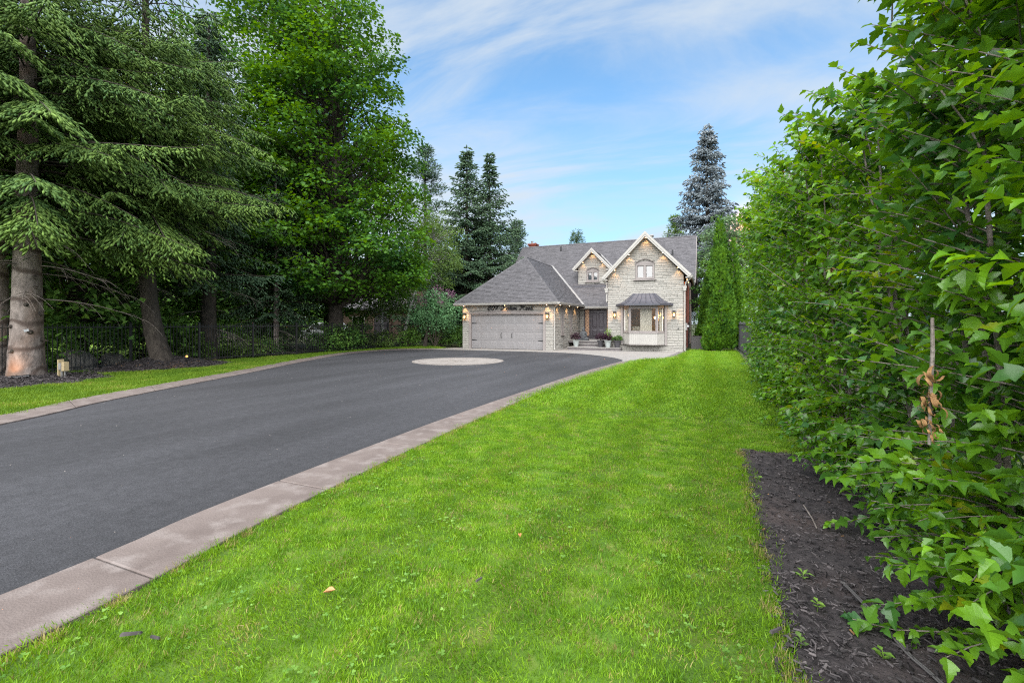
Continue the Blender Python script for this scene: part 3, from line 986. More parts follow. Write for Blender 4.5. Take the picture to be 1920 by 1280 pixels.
barge((-3.12, 26.55, 6.73), -0.70, 4.22, 0.1); barge((-3.12, 26.55, 6.73), -5.54, 4.22, 0.1)
barge((-7.55, 32.5, 6.99), -6.13, 5.54, 0.1); barge((-7.55, 32.5, 6.99), -8.97, 5.54, 0.1)
for (ap, fx, fz, y0, y1) in (((-3.12, 6.56), -0.78, 4.13, 26.56, 27.0), ((-3.12, 6.56), -5.46, 4.13, 26.56, 27.0), ((-7.55, 6.82), -6.2, 5.45, 32.51, 32.9), ((-7.55, 6.82), -8.9, 5.45, 32.51, 32.9)):
    MB().prism([(ap[0], y0, ap[1]), (fx, y0, fz), (fx, y0, fz - 0.03), (ap[0], y0, ap[1] - 0.04)], (0, y1 - y0, 0)).build('soffit', M['soffit'], house)
for (x0, x1, z, y0, y1) in ((-0.98, -0.74, 4.08, 26.56, 27.02), (-5.50, -5.26, 4.08, 26.56, 27.02), (-6.55, -6.17, 5.40, 32.51, 32.92), (-8.93, -8.6, 5.40, 32.51, 32.92)):
    MB().box(x0, x1, y0, y1, z, z + 0.07).build('eave_return', M['trim'], house)
# rake board on the right end of the main roof
for (y0, z0, y1, z1) in ((32.9, mainz(32.9), 37, 8.2), (37, 8.2, 43, 2.75)):
    MB().prism([(XR + 0.002, y0, z0 + .02), (XR + 0.002, y1, z1 + .02), (XR + 0.002, y1, z1 - 0.18), (XR + 0.002, y0, z0 - .18)], (0.03, 0, 0)).build('bargeboard', M['taupe'], house)
# downspouts
def spout(pts, name='downspout'):
    mb = MB(); mb.tube(pts, 0.04, 6); return mb.build(name, M['trim'], house)
spout([(GE1 + 0.05, GYE - 0.06, 2.76), (GX1 + 0.06, GY - 0.05, 2.52), (GX1 + 0.06, GY - 0.06, 0.12), (GX1 + 0.12, GY - 0.16, 0.05)])
spout([(-0.66, 26.75, 4.14), (-0.98, 26.9, 3.86), (-1.04, 26.93, 3.6), (-1.04, 26.93, 0.12), (-0.98, 26.8, 0.05)])
spout([(-5.56, 26.75, 4.14), (-5.36, 26.95, 3.86), (-5.36, 26.95, 2.9), (-5.36, 30.9, 2.80)])
for x in (-1.04, -5.36):
    MB().box(x - 0.09, x + 0.09, 26.84, 26.99, 3.52, 3.60).box(x - 0.07, x + 0.07, 26.85, 26.98, 3.40, 3.52).box(x - 0.11, x + 0.11, 26.83, 26.99, 3.60, 3.66).build('leader_head', M['trim'], house)

# garage door with its trim
gd = MB(frame_front(GY - 0.0))
arc = [(DX0 - 0.10 + (DX1 - DX0 + 0.20) * t, 2.20 + 0.17 * math.sin(math.pi * t) ** 0.9) for t in np.linspace(0, 1, 15)]
gd.prism([(DX0 - 0.10, DTOP, -0.12)] + [(a, b, -0.12) for a, b in arc] + [(DX1 + 0.10, DTOP, -0.12)], (0, 0, 0.155))
gd.build('door_header', M['taupe'], house)
ar2 = MB(frame_front(GY))
for i in range(14):
    (a0, b0), (a1, b1) = arc[i], arc[i + 1]
    ar2.hexa([(a0, b0 - .02, 0.03), (a1, b1 - .02, 0.03), (a1, b1 + .035, 0.03), (a0, b0 + .035, 0.03), (a0, b0 - .02, 0.075), (a1, b1 - .02, 0.075), (a1, b1 + .035, 0.075), (a0, b0 + .035, 0.075)])
ar2.build('door_moulding', M['taupe'], house)
for (a0, a1) in ((DX0 - 0.16, DX0), (DX1, DX1 + 0.16)):
    MB(frame_front(GY)).box(a0, a1, 0.0, DTOP + .06, -0.12, 0.058).build('door_jamb', M['taupe'], house)
MB(frame_front(GY)).box(DX0 - .16, DX1 + .16, DTOP + .062, DTOP + .12, 0.036, 0.09).build('door_moulding', M['taupe'], house)
door = MB(frame_front(GY + 0.10)).box(DX0, DX1, 0.03, DTOP, -0.04, 0.0).build('garage_door', M['garage'], house)
MB(frame_front(GY + 0.10)).box(DX0, DX1, 0.0, 0.029, -0.03, 0.004).build('door_seal', M['iron'], house)
rh = (DTOP - 0.03) / 4
cw = (DX1 - DX0) / 8
for rr in range(4):
    z0 = 0.03 + rr * rh
    MB(frame_front(GY + 0.10)).box(DX0 + .003, DX1 - .003, z0 + .005, z0 + rh - .005, 0.001, 0.012).build('door_panel', M['garage'], door)
    for cc in range(8):
        x0 = DX0 + cc * cw
        a0, a1, b0, b1 = x0 + .07, x0 + cw - .07, z0 + .10, z0 + rh - .10
        mbp = MB(frame_front(GY + 0.10))
        i = 0.03
        mbp.add([(a0, b0, .012), (a1, b0, .012), (a1, b1, .012), (a0, b1, .012), (a0 + i, b0 + i, .020), (a1 - i, b0 + i, .020), (a1 - i, b1 - i, .020), (a0 + i, b1 - i, .020)],
                [(4, 5, 6, 7), (0, 1, 5, 4), (1, 2, 6, 5), (2, 3, 7, 6), (3, 0, 4, 7)])
        mbp.build('raised_panel', M['garage'], door)
for sx, x in ((1, DX0 + 0.02), (-1, DX1 - 0.02)):
    for z in (0.03 + rh, 0.03 + rh * 3):
        m_ = MB(frame_front(GY + 0.10))
        m_.add([(x, z - .035, .013), (x + sx * .30, z - .022, .013), (x + sx * .34, z, .013), (x + sx * .30, z + .022, .013), (x, z + .035, .013),
                (x, z - .035, .03), (x + sx * .30, z - .022, .03), (x + sx * .34, z, .03), (x + sx * .30, z + .022, .03), (x, z + .035, .03)],
               [(5, 6, 7, 8, 9), (0, 1, 6, 5), (1, 2, 7, 6), (2, 3, 8, 7), (3, 4, 9, 8), (4, 0, 5, 9)])
        m_.build('strap_hinge', M['iron'], door)
for x in (-11.62, -10.90):
    m_ = MB(frame_front(GY + 0.10)); m_.tube([(x, 0.72, .015), (x, 0.74, .06), (x, 0.86, .07), (x, 0.98, .06), (x, 1.0, .015)], [.022, .018, .016, .018, .022], 6)
    m_.build('door_handle', M['iron'], door)

# windows
def casement(T, a0, a1, b0, b1, arch=True, mull=True, glass='dark_glass', sill=True):
    w = 0.075
    fr = MB(T)
    fr.box(a0, a1, b0, b0 + w, -0.10, 0.06).box(a0, a1, b1 - w, b1, -0.10, 0.06).box(a0, a0 + w, b0 + w + .001, b1 - w - .001, -0.10, 0.055).box(a1 - w, a1, b0 + w + .001, b1 - w - .001, -0.10, 0.055)
    cx = (a0 + a1) / 2
    if mull: fr.box(cx - .05, cx + .05, b0 + w + .001, b1 - w - .001, -0.10, 0.05)
    win = fr.build('window', M['taupe'], house)
    panes = [(a0 + w, cx - .05), (cx + .05, a1 - w)] if mull else [(a0 + w, a1 - w)]
    for p0, p1 in panes:
        sa = MB(T)
        q = 0.035
        sa.box(p0, p1, b0 + w, b0 + w + q, -.08, .02).box(p0, p1, b1 - w - q, b1 - w, -.08, .02).box(p0, p0 + q, b0 + w + q, b1 - w - q, -.08, .018).box(p1 - q, p1, b0 + w + q, b1 - w - q, -.08, .018)
        sa.build('sash', M['taupe'], win)
        MB(T).box(p0 + q, p1 - q, b0 + w + q, b1 - w - q, -.05, -.04).build('pane', M[glass], win)
    if arch:
        h = (a1 - a0) * 0.24
        pts = [(a0 - .03 + (a1 - a0 + .06) * t, b1 + 0.02 + h * math.sin(math.pi * t) ** 0.85) for t in np.linspace(0, 1, 11)]
        MB(T).prism([(p[0], p[1], -.08) for p in pts], (0, 0, .09)).build('arch_panel', M['taupe'], win)
        tr = MB(T)
        for i in range(10):
            (x0, y0), (x1, y1) = pts[i], pts[i + 1]
            tr.hexa([(x0, y0, 0), (x1, y1, 0), (x1, y1 + .04, 0), (x0, y0 + .04, 0), (x0, y0, .085), (x1, y1, .085), (x1, y1 + .05, .11), (x0, y0 + .05, .11)])
        tr.build('arch_moulding', M['taupe'], win)
        MB(T).box(a0 - .03, a1 + .03, b1 + .001, b1 + .035, -.06, .075).build('arch_moulding', M['taupe'], win)
    if sill:
        MB(T).hexa([(a0 - .12, b0 - .075, -.02), (a1 + .12, b0 - .075, -.02), (a1 + .12, b0 - .075, .13), (a0 - .12, b0 - .075, .13), (a0 - .12, b0 - .005, -.02), (a1 + .12, b0 - .005, -.02), (a1 + .12, b0 - .03, .13), (a0 - .12, b0 - .03, .13)]).build('window_sill', M['taupe'], win)
    return win


casement(frame_front(WY), -3.70, -2.67, 4.13, 4.98)['label'] = 'upper window of the gable wing'
casement(frame_front(DOY), -8.0, -7.12, 4.66, 5.40)['label'] = 'dormer window'
for a0, a1 in ((27.05, 27.52), (29.04, 29.42)):
    casement(frame_right(GX1), a0, a1, 0.92, 2.62, False, False)

# dim rooms behind the upper windows
for (x0, x1, y, z0, z1) in ((-3.9, -2.4, 27.3, 4.0, 5.05), (-8.1, -7.0, 33.15, 4.6, 5.5)):
    MB().box(x0, x1, y + 0.9, y + 0.95, z0, z1).box(x0, x1, y, y + .95, z1, z1 + .03).box(x0 - .03, x0, y, y + .95, z0, z1).build('room_wall', M['room'], house)

# bay window
BA, BB, BC, BD = (-4.43, 26.97), (-3.97, 26.45), (-2.46, 26.45), (-2.06, 26.97)
bay = MB()
foot = [BA, BB, BC, BD]
bay.prism([(x, y, 0.40) for x, y in foot], (0, 0, 0.64))
bayo = bay.build('bay_window', M['trim'], house)
bayo['label'] = 'bay window with metal roof'
for (p, q) in ((BA, BB), (BB, BC), (BC, BD)):              # vertical boards of the apron
    l = math.hypot(q[0] - p[0], q[1] - p[1]); n = max(3, round(l / 0.105))
    t = ((q[0] - p[0]) / l, (q[1] - p[1]) / l, 0); o_ = (t[1], -t[0], 0)
    T = ((p[0], p[1], 0), t, (0, 0, 1), o_)
    for k in range(n):
        MB(T).box(k * l / n + .005, (k + 1) * l / n - .005, 0.42, 1.03, 0.001, 0.014).build('board', M['trim'], bayo)
def bay_ring(z0, z1, grow, mat, name, par):
    pts = [(BA[0] - grow * 0.9, 26.985), (BB[0] - grow * 0.45, BB[1] - grow), (BC[0] + grow * 0.45, BC[1] - grow), (BD[0] + grow * 0.9, 26.985)]
    return MB().prism([(x, y, z0) for x, y in pts], (0, 0, z1 - z0)).build(name, mat, par)
bay_ring(0.375, 0.399, 0.04, M['taupe'], 'bay_base', bayo)
bay_ring(1.041, 1.10, 0.05, M['taupe'], 'window_sill', bayo)
bay_ring(2.50, 2.60, 0.03, M['taupe'], 'bay_head', bayo)
for (p, q) in ((BA, BB), (BB, BC), (BC, BD)):
    l = math.hypot(q[0] - p[0], q[1] - p[1])
    t = ((q[0] - p[0]) / l, (q[1] - p[1]) / l, 0); o_ = (t[1], -t[0], 0)
    T = ((p[0], p[1], 0), t, (0, 0, 1), o_)
    w = 0.09
    fr = MB(T).box(0.004, l - .004, 1.101, 1.17, -.08, 0.0).box(0.004, l - .004, 2.43, 2.499, -.08, 0.0).box(0.004, w, 1.171, 2.429, -.08, -0.002).box(l - w, l - .004, 1.171, 2.429, -.08, -0.002)
    fw = fr.build('window', M['taupe'], bayo)
    MB(T).box(w, l - w, 1.171, 2.429, -.05, -.04).build('pane', M['glass'], fw)
for (x, y) in (BB, BC):
    m_ = MB(); m_.tube([(x, y + .02, 1.10), (x, y + .02, 2.50)], 0.065, 8); m_.build('corner_post', M['taupe'], bayo)
for x in (BA[0] - .03, BD[0] + .03):
    MB().box(x - .05, x + .05, 26.86, 26.985, 0.37, 2.60).build('corner_post', M['taupe'], bayo)
# flared metal roof of the bay with standing seams
prof = [(0.0, 3.30), (0.25, 3.08), (0.55, 2.86), (0.85, 2.735), (1.0, 2.70)]
lo = [(-4.82, 26.98), (-4.18, 26.02), (-2.28, 26.02), (-1.64, 26.98)]
hi = [(-3.88, 26.98), (-3.72, 26.86), (-2.74, 26.86), (-2.58, 26.98)]
rows = [[(hi[i][0] + (lo[i][0] - hi[i][0]) * t, hi[i][1] + (lo[i][1] - hi[i][1]) * t, z) for i in range(4)] for t, z in prof]
mbr = MB(); vs = [p for r in rows for p in r] + [(x, y, 2.60) for x, y in lo]
fs = []
for i in range(len(rows)):
    for k in range(3):
        fs.append((i * 4 + k, i * 4 + k + 1, (i + 1) * 4 + k + 1, (i + 1) * 4 + k))
fs.append((0, 1, 2, 3)); fs.append(tuple(len(vs) - 4 + k for k in (3, 2, 1, 0)))
mbr.add(vs, fs); br = mbr.build('bay_roof', M['metal_roof'], bayo)
def seam(k, f):
    m_ = MB(); pts = []
    for r in rows:
        p = Vector(r[k]).lerp(Vector(r[k + 1]), f); pts.append(p + Vector((0, -.008, .012)))
    m_.tube(pts, 0.018, 4); m_.build('roof_seam', M['metal_roof'], bayo)
for f in (0.0, 0.22, 0.42, 0.62, 0.82, 1.0): seam(1, f)
for f in (0.5,): seam(0, f); seam(2, f)
# room behind the bay
MB().box(-5.0, -1.4, 29.5, 29.55, 0.9, 2.7).box(-5.0, -1.4, 27.26, 29.5, 2.65, 2.7).box(-5.05, -5.0, 27.26, 29.5, .9, 2.7).box(-1.4, -1.35, 27.26, 29.5, .9, 2.7).box(-5, -1.4, 27.26, 29.5, .88, .9).build('room_wall', M['room'], house)

# ------------------------------------------------------------------ entrance, chimney, lamps and fittings
fd = MB(frame_front(PY - 0.06))
fd.box(-7.86, -7.80, 0.5, 2.58, 0, .09).box(-7.50, -7.42, 0.5, 2.55, 0, .09).box(-6.36, -6.28, 0.5, 2.55, 0, .09).box(-5.98, -5.90, .5, 2.58, 0, .09).box(-7.86, -5.9, 2.551, 2.62, 0, .095).box(-7.80, -7.50, .5, .72, 0, .07).box(-6.28, -5.98, .5, .72, 0, .07)
dframe = fd.build('door_frame', M['door'], house)
for a0, a1 in ((-7.79, -7.51), (-6.27, -5.99)):
    MB(frame_front(PY - 0.06)).box(a0, a1, .73, 2.54, 0.015, 0.02).build('sidelight', emit_material('sidelight_glow', (0.34, 0.20, 0.12), 0.02), dframe)  # faint warm glow put into the pane itself; nothing is lit behind it
    gl = MB(frame_front(PY - 0.06))
    for k in range(7):
        z = .80 + k * .25
        gl.tube([(a0, z, .026), (a0 + .14, z + .12, .026), (a1, z, .026)], .009, 4); gl.tube([(a0, z, .026), (a0 + .14, z - .1, .026), (a1, z, .026)], .009, 4)
    gl.build('leaded_lattice', M['iron'], dframe)
fdr = MB(frame_front(PY - 0.06)).box(-7.42, -6.36, .52, 2.55, 0, .05).build('front_door', M['door'], house)
for (a0, a1, b0, b1) in ((-7.28, -6.95, 1.3, 2.35), (-6.83, -6.50, 1.3, 2.35), (-7.28, -6.95, .7, 1.15), (-6.83, -6.50, .7, 1.15)):
    i = .05
    MB(frame_front(PY - 0.06)).add([(a0, b0, .051), (a1, b0, .051), (a1, b1, .051), (a0, b1, .051), (a0 + i, b0 + i, .075), (a1 - i, b0 + i, .075), (a1 - i, b1 - i, .075), (a0 + i, b1 - i, .075)],
                                  [(4, 5, 6, 7), (0, 1, 5, 4), (1, 2, 6, 5), (2, 3, 7, 6), (3, 0, 4, 7)]).build('door_panel', M['door'], fdr)
MB(frame_front(PY - 0.06)).tube([(-6.45, 1.42, .05), (-6.45, 1.42, .11), (-6.45, 1.55, .11), (-6.45, 1.55, .05)], .014, 6).build('handle', M['grey_metal'], fdr)

# porch steps
steps = thing('porch_steps', 'low grey stone steps with dark risers leading up to the front door', 'steps', (-6.3, 27.2, 0))
def step(poly, z0, z1):
    MB().prism([(x, y, z0) for x, y in poly], (0, 0, z1 - z0 - .045)).build('riser', M['dark_paver'], steps)
    cx = sum(p[0] for p in poly) / len(poly); cy = sum(p[1] for p in poly) / len(poly)
    MB().prism([(cx + (x - cx) * 1.012, y - (.03 if y < cy else 0), z1 - .044) for x, y in poly], (0, 0, .044)).build('tread', M['patio'], steps)
rnd = [(-4.75 + .28 * math.sin(a), 26.73 - .28 * math.cos(a)) for a in np.linspace(0, math.pi / 2, 6)]
step([(-7.60, 26.45)] + rnd + [(-4.47, 26.93), (WX0 - .06, 26.93), (WX0 - .06, 31.5), (-7.60, 31.5)], 0.0, 0.19)
step([(-7.32, 27.55), (-5.37, 27.55), (-5.37, 31.5), (-7.32, 31.5)], 0.191, 0.36)
step([(-7.50, 27.95), (-5.37, 27.95), (-5.37, 31.6), (-8.14, 31.6), (-8.14, 28.6), (-7.5, 28.6)], 0.361, 0.51)

# chimney and roof vents
ch = MB().box(-15.0, -14.35, 39.3, 40.0, 5.5, 8.75).build('chimney', M['brick'], house)
MB().box(-15.06, -14.29, 39.24, 40.06, 8.75, 8.84).box(-15.1, -14.25, 39.2, 40.1, 8.84, 8.92).build('chimney_cap', M['brick'], ch)
MB().lathe([(.11, 8.92), (.10, 9.15), (.13, 9.16), (.13, 9.2)], (-14.78, 39.6, 0), 10).build('chimney_pot', M['grey_metal'], ch)
MB().lathe([(.12, 8.92), (.10, 9.02), (.02, 9.05)], (-14.45, 39.6, 0), 10).build('chimney_pot', M['n_brick'], ch)
for (x, y, z, h, nm) in ((-11.0, 36.3, 7.45, .5, 'iron'), (-0.9, 36.0, 7.2, .45, 'iron'), (-6.6, 37.2, 8.1, .42, 'grey_metal')):
    if nm == 'iron': MB().lathe([(.06, 0), (.06, h), (.05, h)], (x if x < -5 else -2.2, y if x < -5 else 35.2, z if x < -5 else mainz(35.2) - .05), 8).build('vent_pipe', M[nm], house)
    else: MB().lathe([(.11, 0), (.11, h * .6), (.2, h * .62), (.2, h * .72), (.11, h * .74), (.11, h * .8), (.2, h * .82), (.18, h)], (-3.9, 37.15, z), 10).build('roof_vent', M[nm], house)
# meter box and pipe on the corner, hose tap
MB().box(WX1 + .01, WX1 + .17, 27.35, 27.62, 1.22, 1.62).build('meter_box', M['grey_metal'], house)
MB().tube([(WX1 + .08, 27.48, 1.22), (WX1 + .08, 27.48, .1)], .03, 6).build('conduit', M['grey_metal'], house)
MB().lathe([(.07, 0), (.07, .05), (.05, .09)], (WX1 + .2, 27.48, 1.40), 10).build('meter_dial', M['white_paint'], house)
MB().tube([(-1.36, 26.97, 1.32), (-1.36, 26.88, 1.32), (-1.40, 26.86, 1.27)], .025, 6).build('hose_tap', M['iron'], house)


def lamp_light(name, loc, power, col=(1.0, 0.55, 0.22), radius=0.03, spot=None, direction=None):
    d = bpy.data.lights.new(name, 'SPOT' if spot else 'POINT')
    d.energy = power; d.color = col; d.shadow_soft_size = radius
    if spot: d.spot_size = R_(spot); d.spot_blend = 0.7
    o = bpy.data.objects.new(name, d); COL.objects.link(o); o.location = loc
    if direction is not None: o.rotation_euler = (-Vector(direction)).to_track_quat('Z', 'Y').to_euler()
    return o


# soffit lights: a small recessed lamp under the eave, shining down the stone
def soffit(x, y, z, p=3.6, d=(0, 0.22, -1)):
    m_ = MB(); m_.lathe([(.030, 0), (.034, -.010), (.02, -.013)], (x, y, z), 8); m_.build('soffit_light', M['small_bulb'], house)
    lamp_light('soffit_lamp', (x, y, z - .035), p, spot=95, direction=d)
for x in (-14.12, -11.27, -8.58): soffit(x, 25.40, 2.698)
for y in (26.2, 28.2, 30.2): soffit(-7.98, y, 2.698, d=(-0.22, 0, -1))
soffit(-3.12, 26.80, 6.46)
for x, z in ((-4.05, 5.58), (-2.19, 5.58), (-4.86, 4.72), (-1.38, 4.72)): soffit(x, 26.80, z - .03, 2.6)
soffit(-7.55, 32.72, 6.74, 3)
for x in (-8.25, -6.85): soffit(x, 32.72, 6.05, 2)
soffit(-0.95, 28.0, 4.12, 2, (-.3, 0, -1)); soffit(-0.95, 30.0, 4.12, 2, (-.3, 0, -1))


def lantern(x, y, z, label):
    o = thing('wall_lantern', label, 'wall lamp', (x, y, z), 'wall lanterns on the house front')
    MB().box(x - .055, x + .055, y - .03, y, z - .14, z + .17).build('backplate', M['iron'], o)
    c = y - .115
    fr = MB()
    for sx in (-1, 1):
        for sy in (-1, 1):
            fr.box(x + sx * .07 - .008, x + sx * .07 + .008, c + sy * .07 - .008, c + sy * .07 + .008, z - .17, z + .10)
    fr.box(x - .08, x + .08, c - .08, c + .08, z - .185, z - .17).box(x - .085, x + .085, c - .085, c + .085, z + .10, z + .20)
    fr.build('cage', M['iron'], o)
    MB().box(x - .068, x + .068, c - .068, c + .068, z - .168, z + .098).build('glass_shade', M['glass'], o)
    MB().lathe([(.012, -.10), (.035, -.06), (.04, -.01), (.02, .05), (.008, .07)], (x, c, z), 8).build('bulb', M['bulb'], o)
    lamp_light('lantern_lamp', (x, c - .10, z - .02), 2.2, radius=.05)
lantern(-14.08, GY - .05, 2.02, 'lit black wall lantern left of the garage door')
lantern(-8.56, GY - .05, 2.02, 'lit black wall lantern right of the garage door')
lantern(-4.88, WY - .05, 2.10, 'lit black wall lantern between the front door and the bay window')
lantern(-1.60, WY - .05, 2.10, 'lit black wall lantern right of the bay window')

# address in iron script over the garage door
sign = thing('house_sign', 'black iron script 807 Indian Road lettering above the garage door', 'sign', (-11.2, GY - .06, 2.5))
G_ = {'8': [[(.62, .88), (.45, 1), (.2, .95), (.12, .75), (.35, .55), (.6, .32), (.55, .08), (.3, 0), (.06, .12), (.1, .35), (.4, .55), (.66, .78), (.74, .95)]],
      '0': [[(.5, 1), (.2, .85), (.05, .45), (.15, .08), (.4, 0), (.65, .3), (.72, .7), (.55, .98), (.42, .92)]],
      '7': [[(.05, .82), (.18, 1), (.45, .93), (.75, 1.0), (.45, .5), (.28, 0)], [(.2, .45), (.6, .52)]],
      'I': [[(-.05, .72), (.1, .95), (.5, .98), (.85, 1.0)], [(.62, .98), (.45, .5), (.28, .08), (.05, .0), (-.08, .14), (.06, .24)]],
      'n': [[(0, .02), (.12, .48), (.06, 0)], [(.1, .3), (.32, .5), (.42, .42), (.36, .05), (.48, .02), (.6, .12)]],
      'd': [[(.48, .42), (.3, .5), (.08, .3), (.08, .05), (.28, .02), (.46, .25), (.66, 1.0)], [(.5, .45), (.46, .08), (.6, .02), (.7, .12)]],
      'i': [[(0, .1), (.16, .48), (.12, .06), (.24, .02), (.36, .14)], [(.22, .66), (.25, .72)]],
      'a': [[(.48, .42), (.3, .5), (.08, .3), (.08, .05), (.28, .02), (.46, .25), (.5, .46), (.46, .08), (.58, .02), (.7, .12)]],
      'R': [[(-.05, .75), (.15, .98), (.6, 1.0), (.82, .82), (.7, .6), (.4, .52), (.3, .55)], [(.42, .97), (.3, .5), (.14, .05), (-.06, .02), (-.1, .15)], [(.42, .52), (.62, .25), (.8, .0), (1.0, .06)]],
      'o': [[(.35, .48), (.12, .4), (.06, .12), (.22, .0), (.42, .12), (.46, .36), (.34, .5), (.45, .38), (.62, .42)]]}
xx = -12.50
for word in ('807', 'Indian', 'Road'):
    for chh in word:
        h = .245
        m_ = MB(frame_front(GY - .055)); w = .30 if chh in '807' else (.34 if chh in 'IR' else .27)
        wmax = max(p[0] for st in G_[chh] for p in st)
        for st in G_[chh]:
            pts = smooth_line(st, 4)
            hh = h
            q = [(xx + p[0] * w * .92 + p[1] * .10 * .6, 2.43 + p[1] * hh, .02) for p in pts]
            nn = len(q)
            m_.tube(q, [.020 + .012 * math.sin(math.pi * i / max(1, nn - 1)) for i in range(nn)], 5)
        m_.build('numeral' if chh in '807' else 'letter', M['iron'], sign)
        xx += w * (wmax * .92) + (.04 if chh in '807IR' else .0)
    xx += .20

# things seen inside the bay
def curtain(x0, x1, y, z0, z1, label):
    n = 60; vs, fs = [], []
    for i in range(n + 1):
        t = i / n; x = x0 + (x1 - x0) * t
        dy = .035 * math.sin(t * (x1 - x0) * 2 * math.pi / .11) + .01 * math.sin(t * 37)
        vs += [(x, y + dy, z0), (x, y + dy * .7, z1)]
    for i in range(n): fs.append((2 * i, 2 * i + 2, 2 * i + 3, 2 * i + 1))
    o = MB().add(vs, fs).build('curtain', M['curtain'], None, smooth=True)
    return tag(o, label, 'curtain', 'curtains in the bay window')
curtain(-3.42, -2.78, 26.82, 1.0, 2.6, 'wide white pleated curtain behind the middle pane of the bay window')
curtain(-4.34, -4.06, 26.84, 1.0, 2.6, 'narrow white curtain at the left end of the bay window')
curtain(-2.40, -2.18, 26.84, 1.0, 2.6, 'narrow white curtain at the right end of the bay window')
chd = thing('chandelier', 'lit brass chandelier seen through the right side of the bay window', 'chandelier', (-2.55, 28.2, 1.9))
MB().tube([(-2.55, 28.2, 2.65), (-2.55, 28.2, 1.75)], .02, 6).build('stem', M['wood_tan'], chd)
for k in range(5):
    a = k * 1.257; x, y = -2.55 + .24 * math.cos(a), 28.2 + .24 * math.sin(a)
    MB().tube([(-2.55, 28.2, 1.8), ((x - 2.55) / 2, (y + 28.2) / 2, 1.74), (x, y, 1.85)], .012, 5).build('arm', M['wood_tan'], chd)
    MB().lathe([(.015, 1.86), (.045, 1.91), (.035, 1.97), (.01, 2.0)], (x, y, 0), 8).build('bulb', M['bulb'], chd)
lamp_light('chandelier_lamp', (-2.55, 28.2, 2.1), 5, (1, .66, .38), .15)
lamp_light('upper_room_fill', (-3.0, 27.8, 4.9), .12, (1, .62, .32), .1)  # added fill that warms the upper gable window; no fixture hangs there
sofa = thing('armchair', 'pale armchair back showing low behind the left of the middle bay pane', 'chair', (-3.75, 27.8, 0.9))
MB().box(-4.0, -3.5, 27.75, 27.95, .9, 1.42).build('backrest', M['curtain'], sofa)
MB().box(-4.0, -3.5, 27.951, 28.4, .9, 1.1).build('seat', M['curtain'], sofa)

# seated stone figure by the door
st = thing('garden_statue', 'dark stone statue of a seated meditating figure beside the front door', 'statue', (-7.25, 28.9, .51))
def skin_figure():
    bm_v = [(0, 0, .14), (0, .01, .30), (0, .01, .46), (0, 0, .56), (0, -.01, .66), (0, -.01, .76), (0, -.005, .84),
            (-.15, 0, .50), (-.22, -.04, .34), (-.12, -.16, .20), (.15, 0, .50), (.22, -.04, .34), (.12, -.16, .20),
            (-.14, -.02, .12), (-.34, -.12, .08), (-.10, -.26, .07), (.14, -.02, .12), (.34, -.12, .08), (.10, -.26, .07)]
    rad = [.17, .15, .15, .07, .10, .085, .035, .075, .06, .045, .075, .06, .045, .12, .10, .07, .12, .10, .07]
    ed = [(0, 1), (1, 2), (2, 3), (3, 4), (4, 5), (5, 6), (2, 7), (7, 8), (8, 9), (2, 10), (10, 11), (11, 12), (0, 13), (13, 14), (14, 15), (0, 16), (16, 17), (17, 18)]
    me = bpy.data.meshes.new('figure'); me.from_pydata(bm_v, ed, [])
    o = link('figure', me, M['statue'], st)
    o.modifiers.new('skin', 'SKIN'); sub = o.modifiers.new('sub', 'SUBSURF'); sub.levels = sub.render_levels = 1
    for i, v in enumerate(me.skin_vertices[0].data): v.radius = (rad[i], rad[i])
    me.skin_vertices[0].data[0].use_root = True
    return o
skin_figure()
MB().lathe([(.36, .0), (.40, .03), (.34, .06)], (-7.25, 28.87, .51), 16).build('plinth', M['statue'], st)


# planters at the steps
def scatter_mesh(name, tv, tf, P, D, roll, Ls, Ws, mat, parent=None, up=(0, 0, 1), smooth=False):
    """copies of a leaf-like template at points P along directions D"""
    P = np.asarray(P, float); D = np.asarray(D, float)
    D = D / (np.linalg.norm(D, axis=1, keepdims=True) + 1e-9)
    U = np.tile(np.array(up, float), (len(P), 1))
    y = np.cross(U, D); ln = np.linalg.norm(y, axis=1, keepdims=True)
    y = np.where(ln > 1e-3, y / np.maximum(ln, 1e-9), np.array([[1.0, 0, 0]]))
    z = np.cross(D, y)
    c, s = np.cos(roll)[:, None], np.sin(roll)[:, None]
    y2, z2 = y * c + z * s, z * c - y * s
    tv = np.asarray(tv, float); k = len(tv)
    L = np.broadcast_to(np.asarray(Ls, float), (len(P),))[:, None, None]; W = np.broadcast_to(np.asarray(Ws, float), (len(P),))[:, None, None]
    V = P[:, None, :] + tv[None, :, 0:1] * L * D[:, None, :] + tv[None, :, 1:2] * W * y2[:, None, :] + tv[None, :, 2:3] * W * z2[:, None, :]
    off = (np.arange(len(P)) * k)[:, None, None]
    faces = []
    for n in sorted({len(f) for f in tf}):
        t = np.array([f for f in tf if len(f) == n])
        faces.append((t[None] + off).reshape(-1, n))
    org = ORG.get(parent.name, np.zeros(3)) if parent is not None else np.zeros(3)
    me = np_mesh(name, V.reshape(-1, 3) - org, faces, smooth)
    return link(name, me, mat, parent)


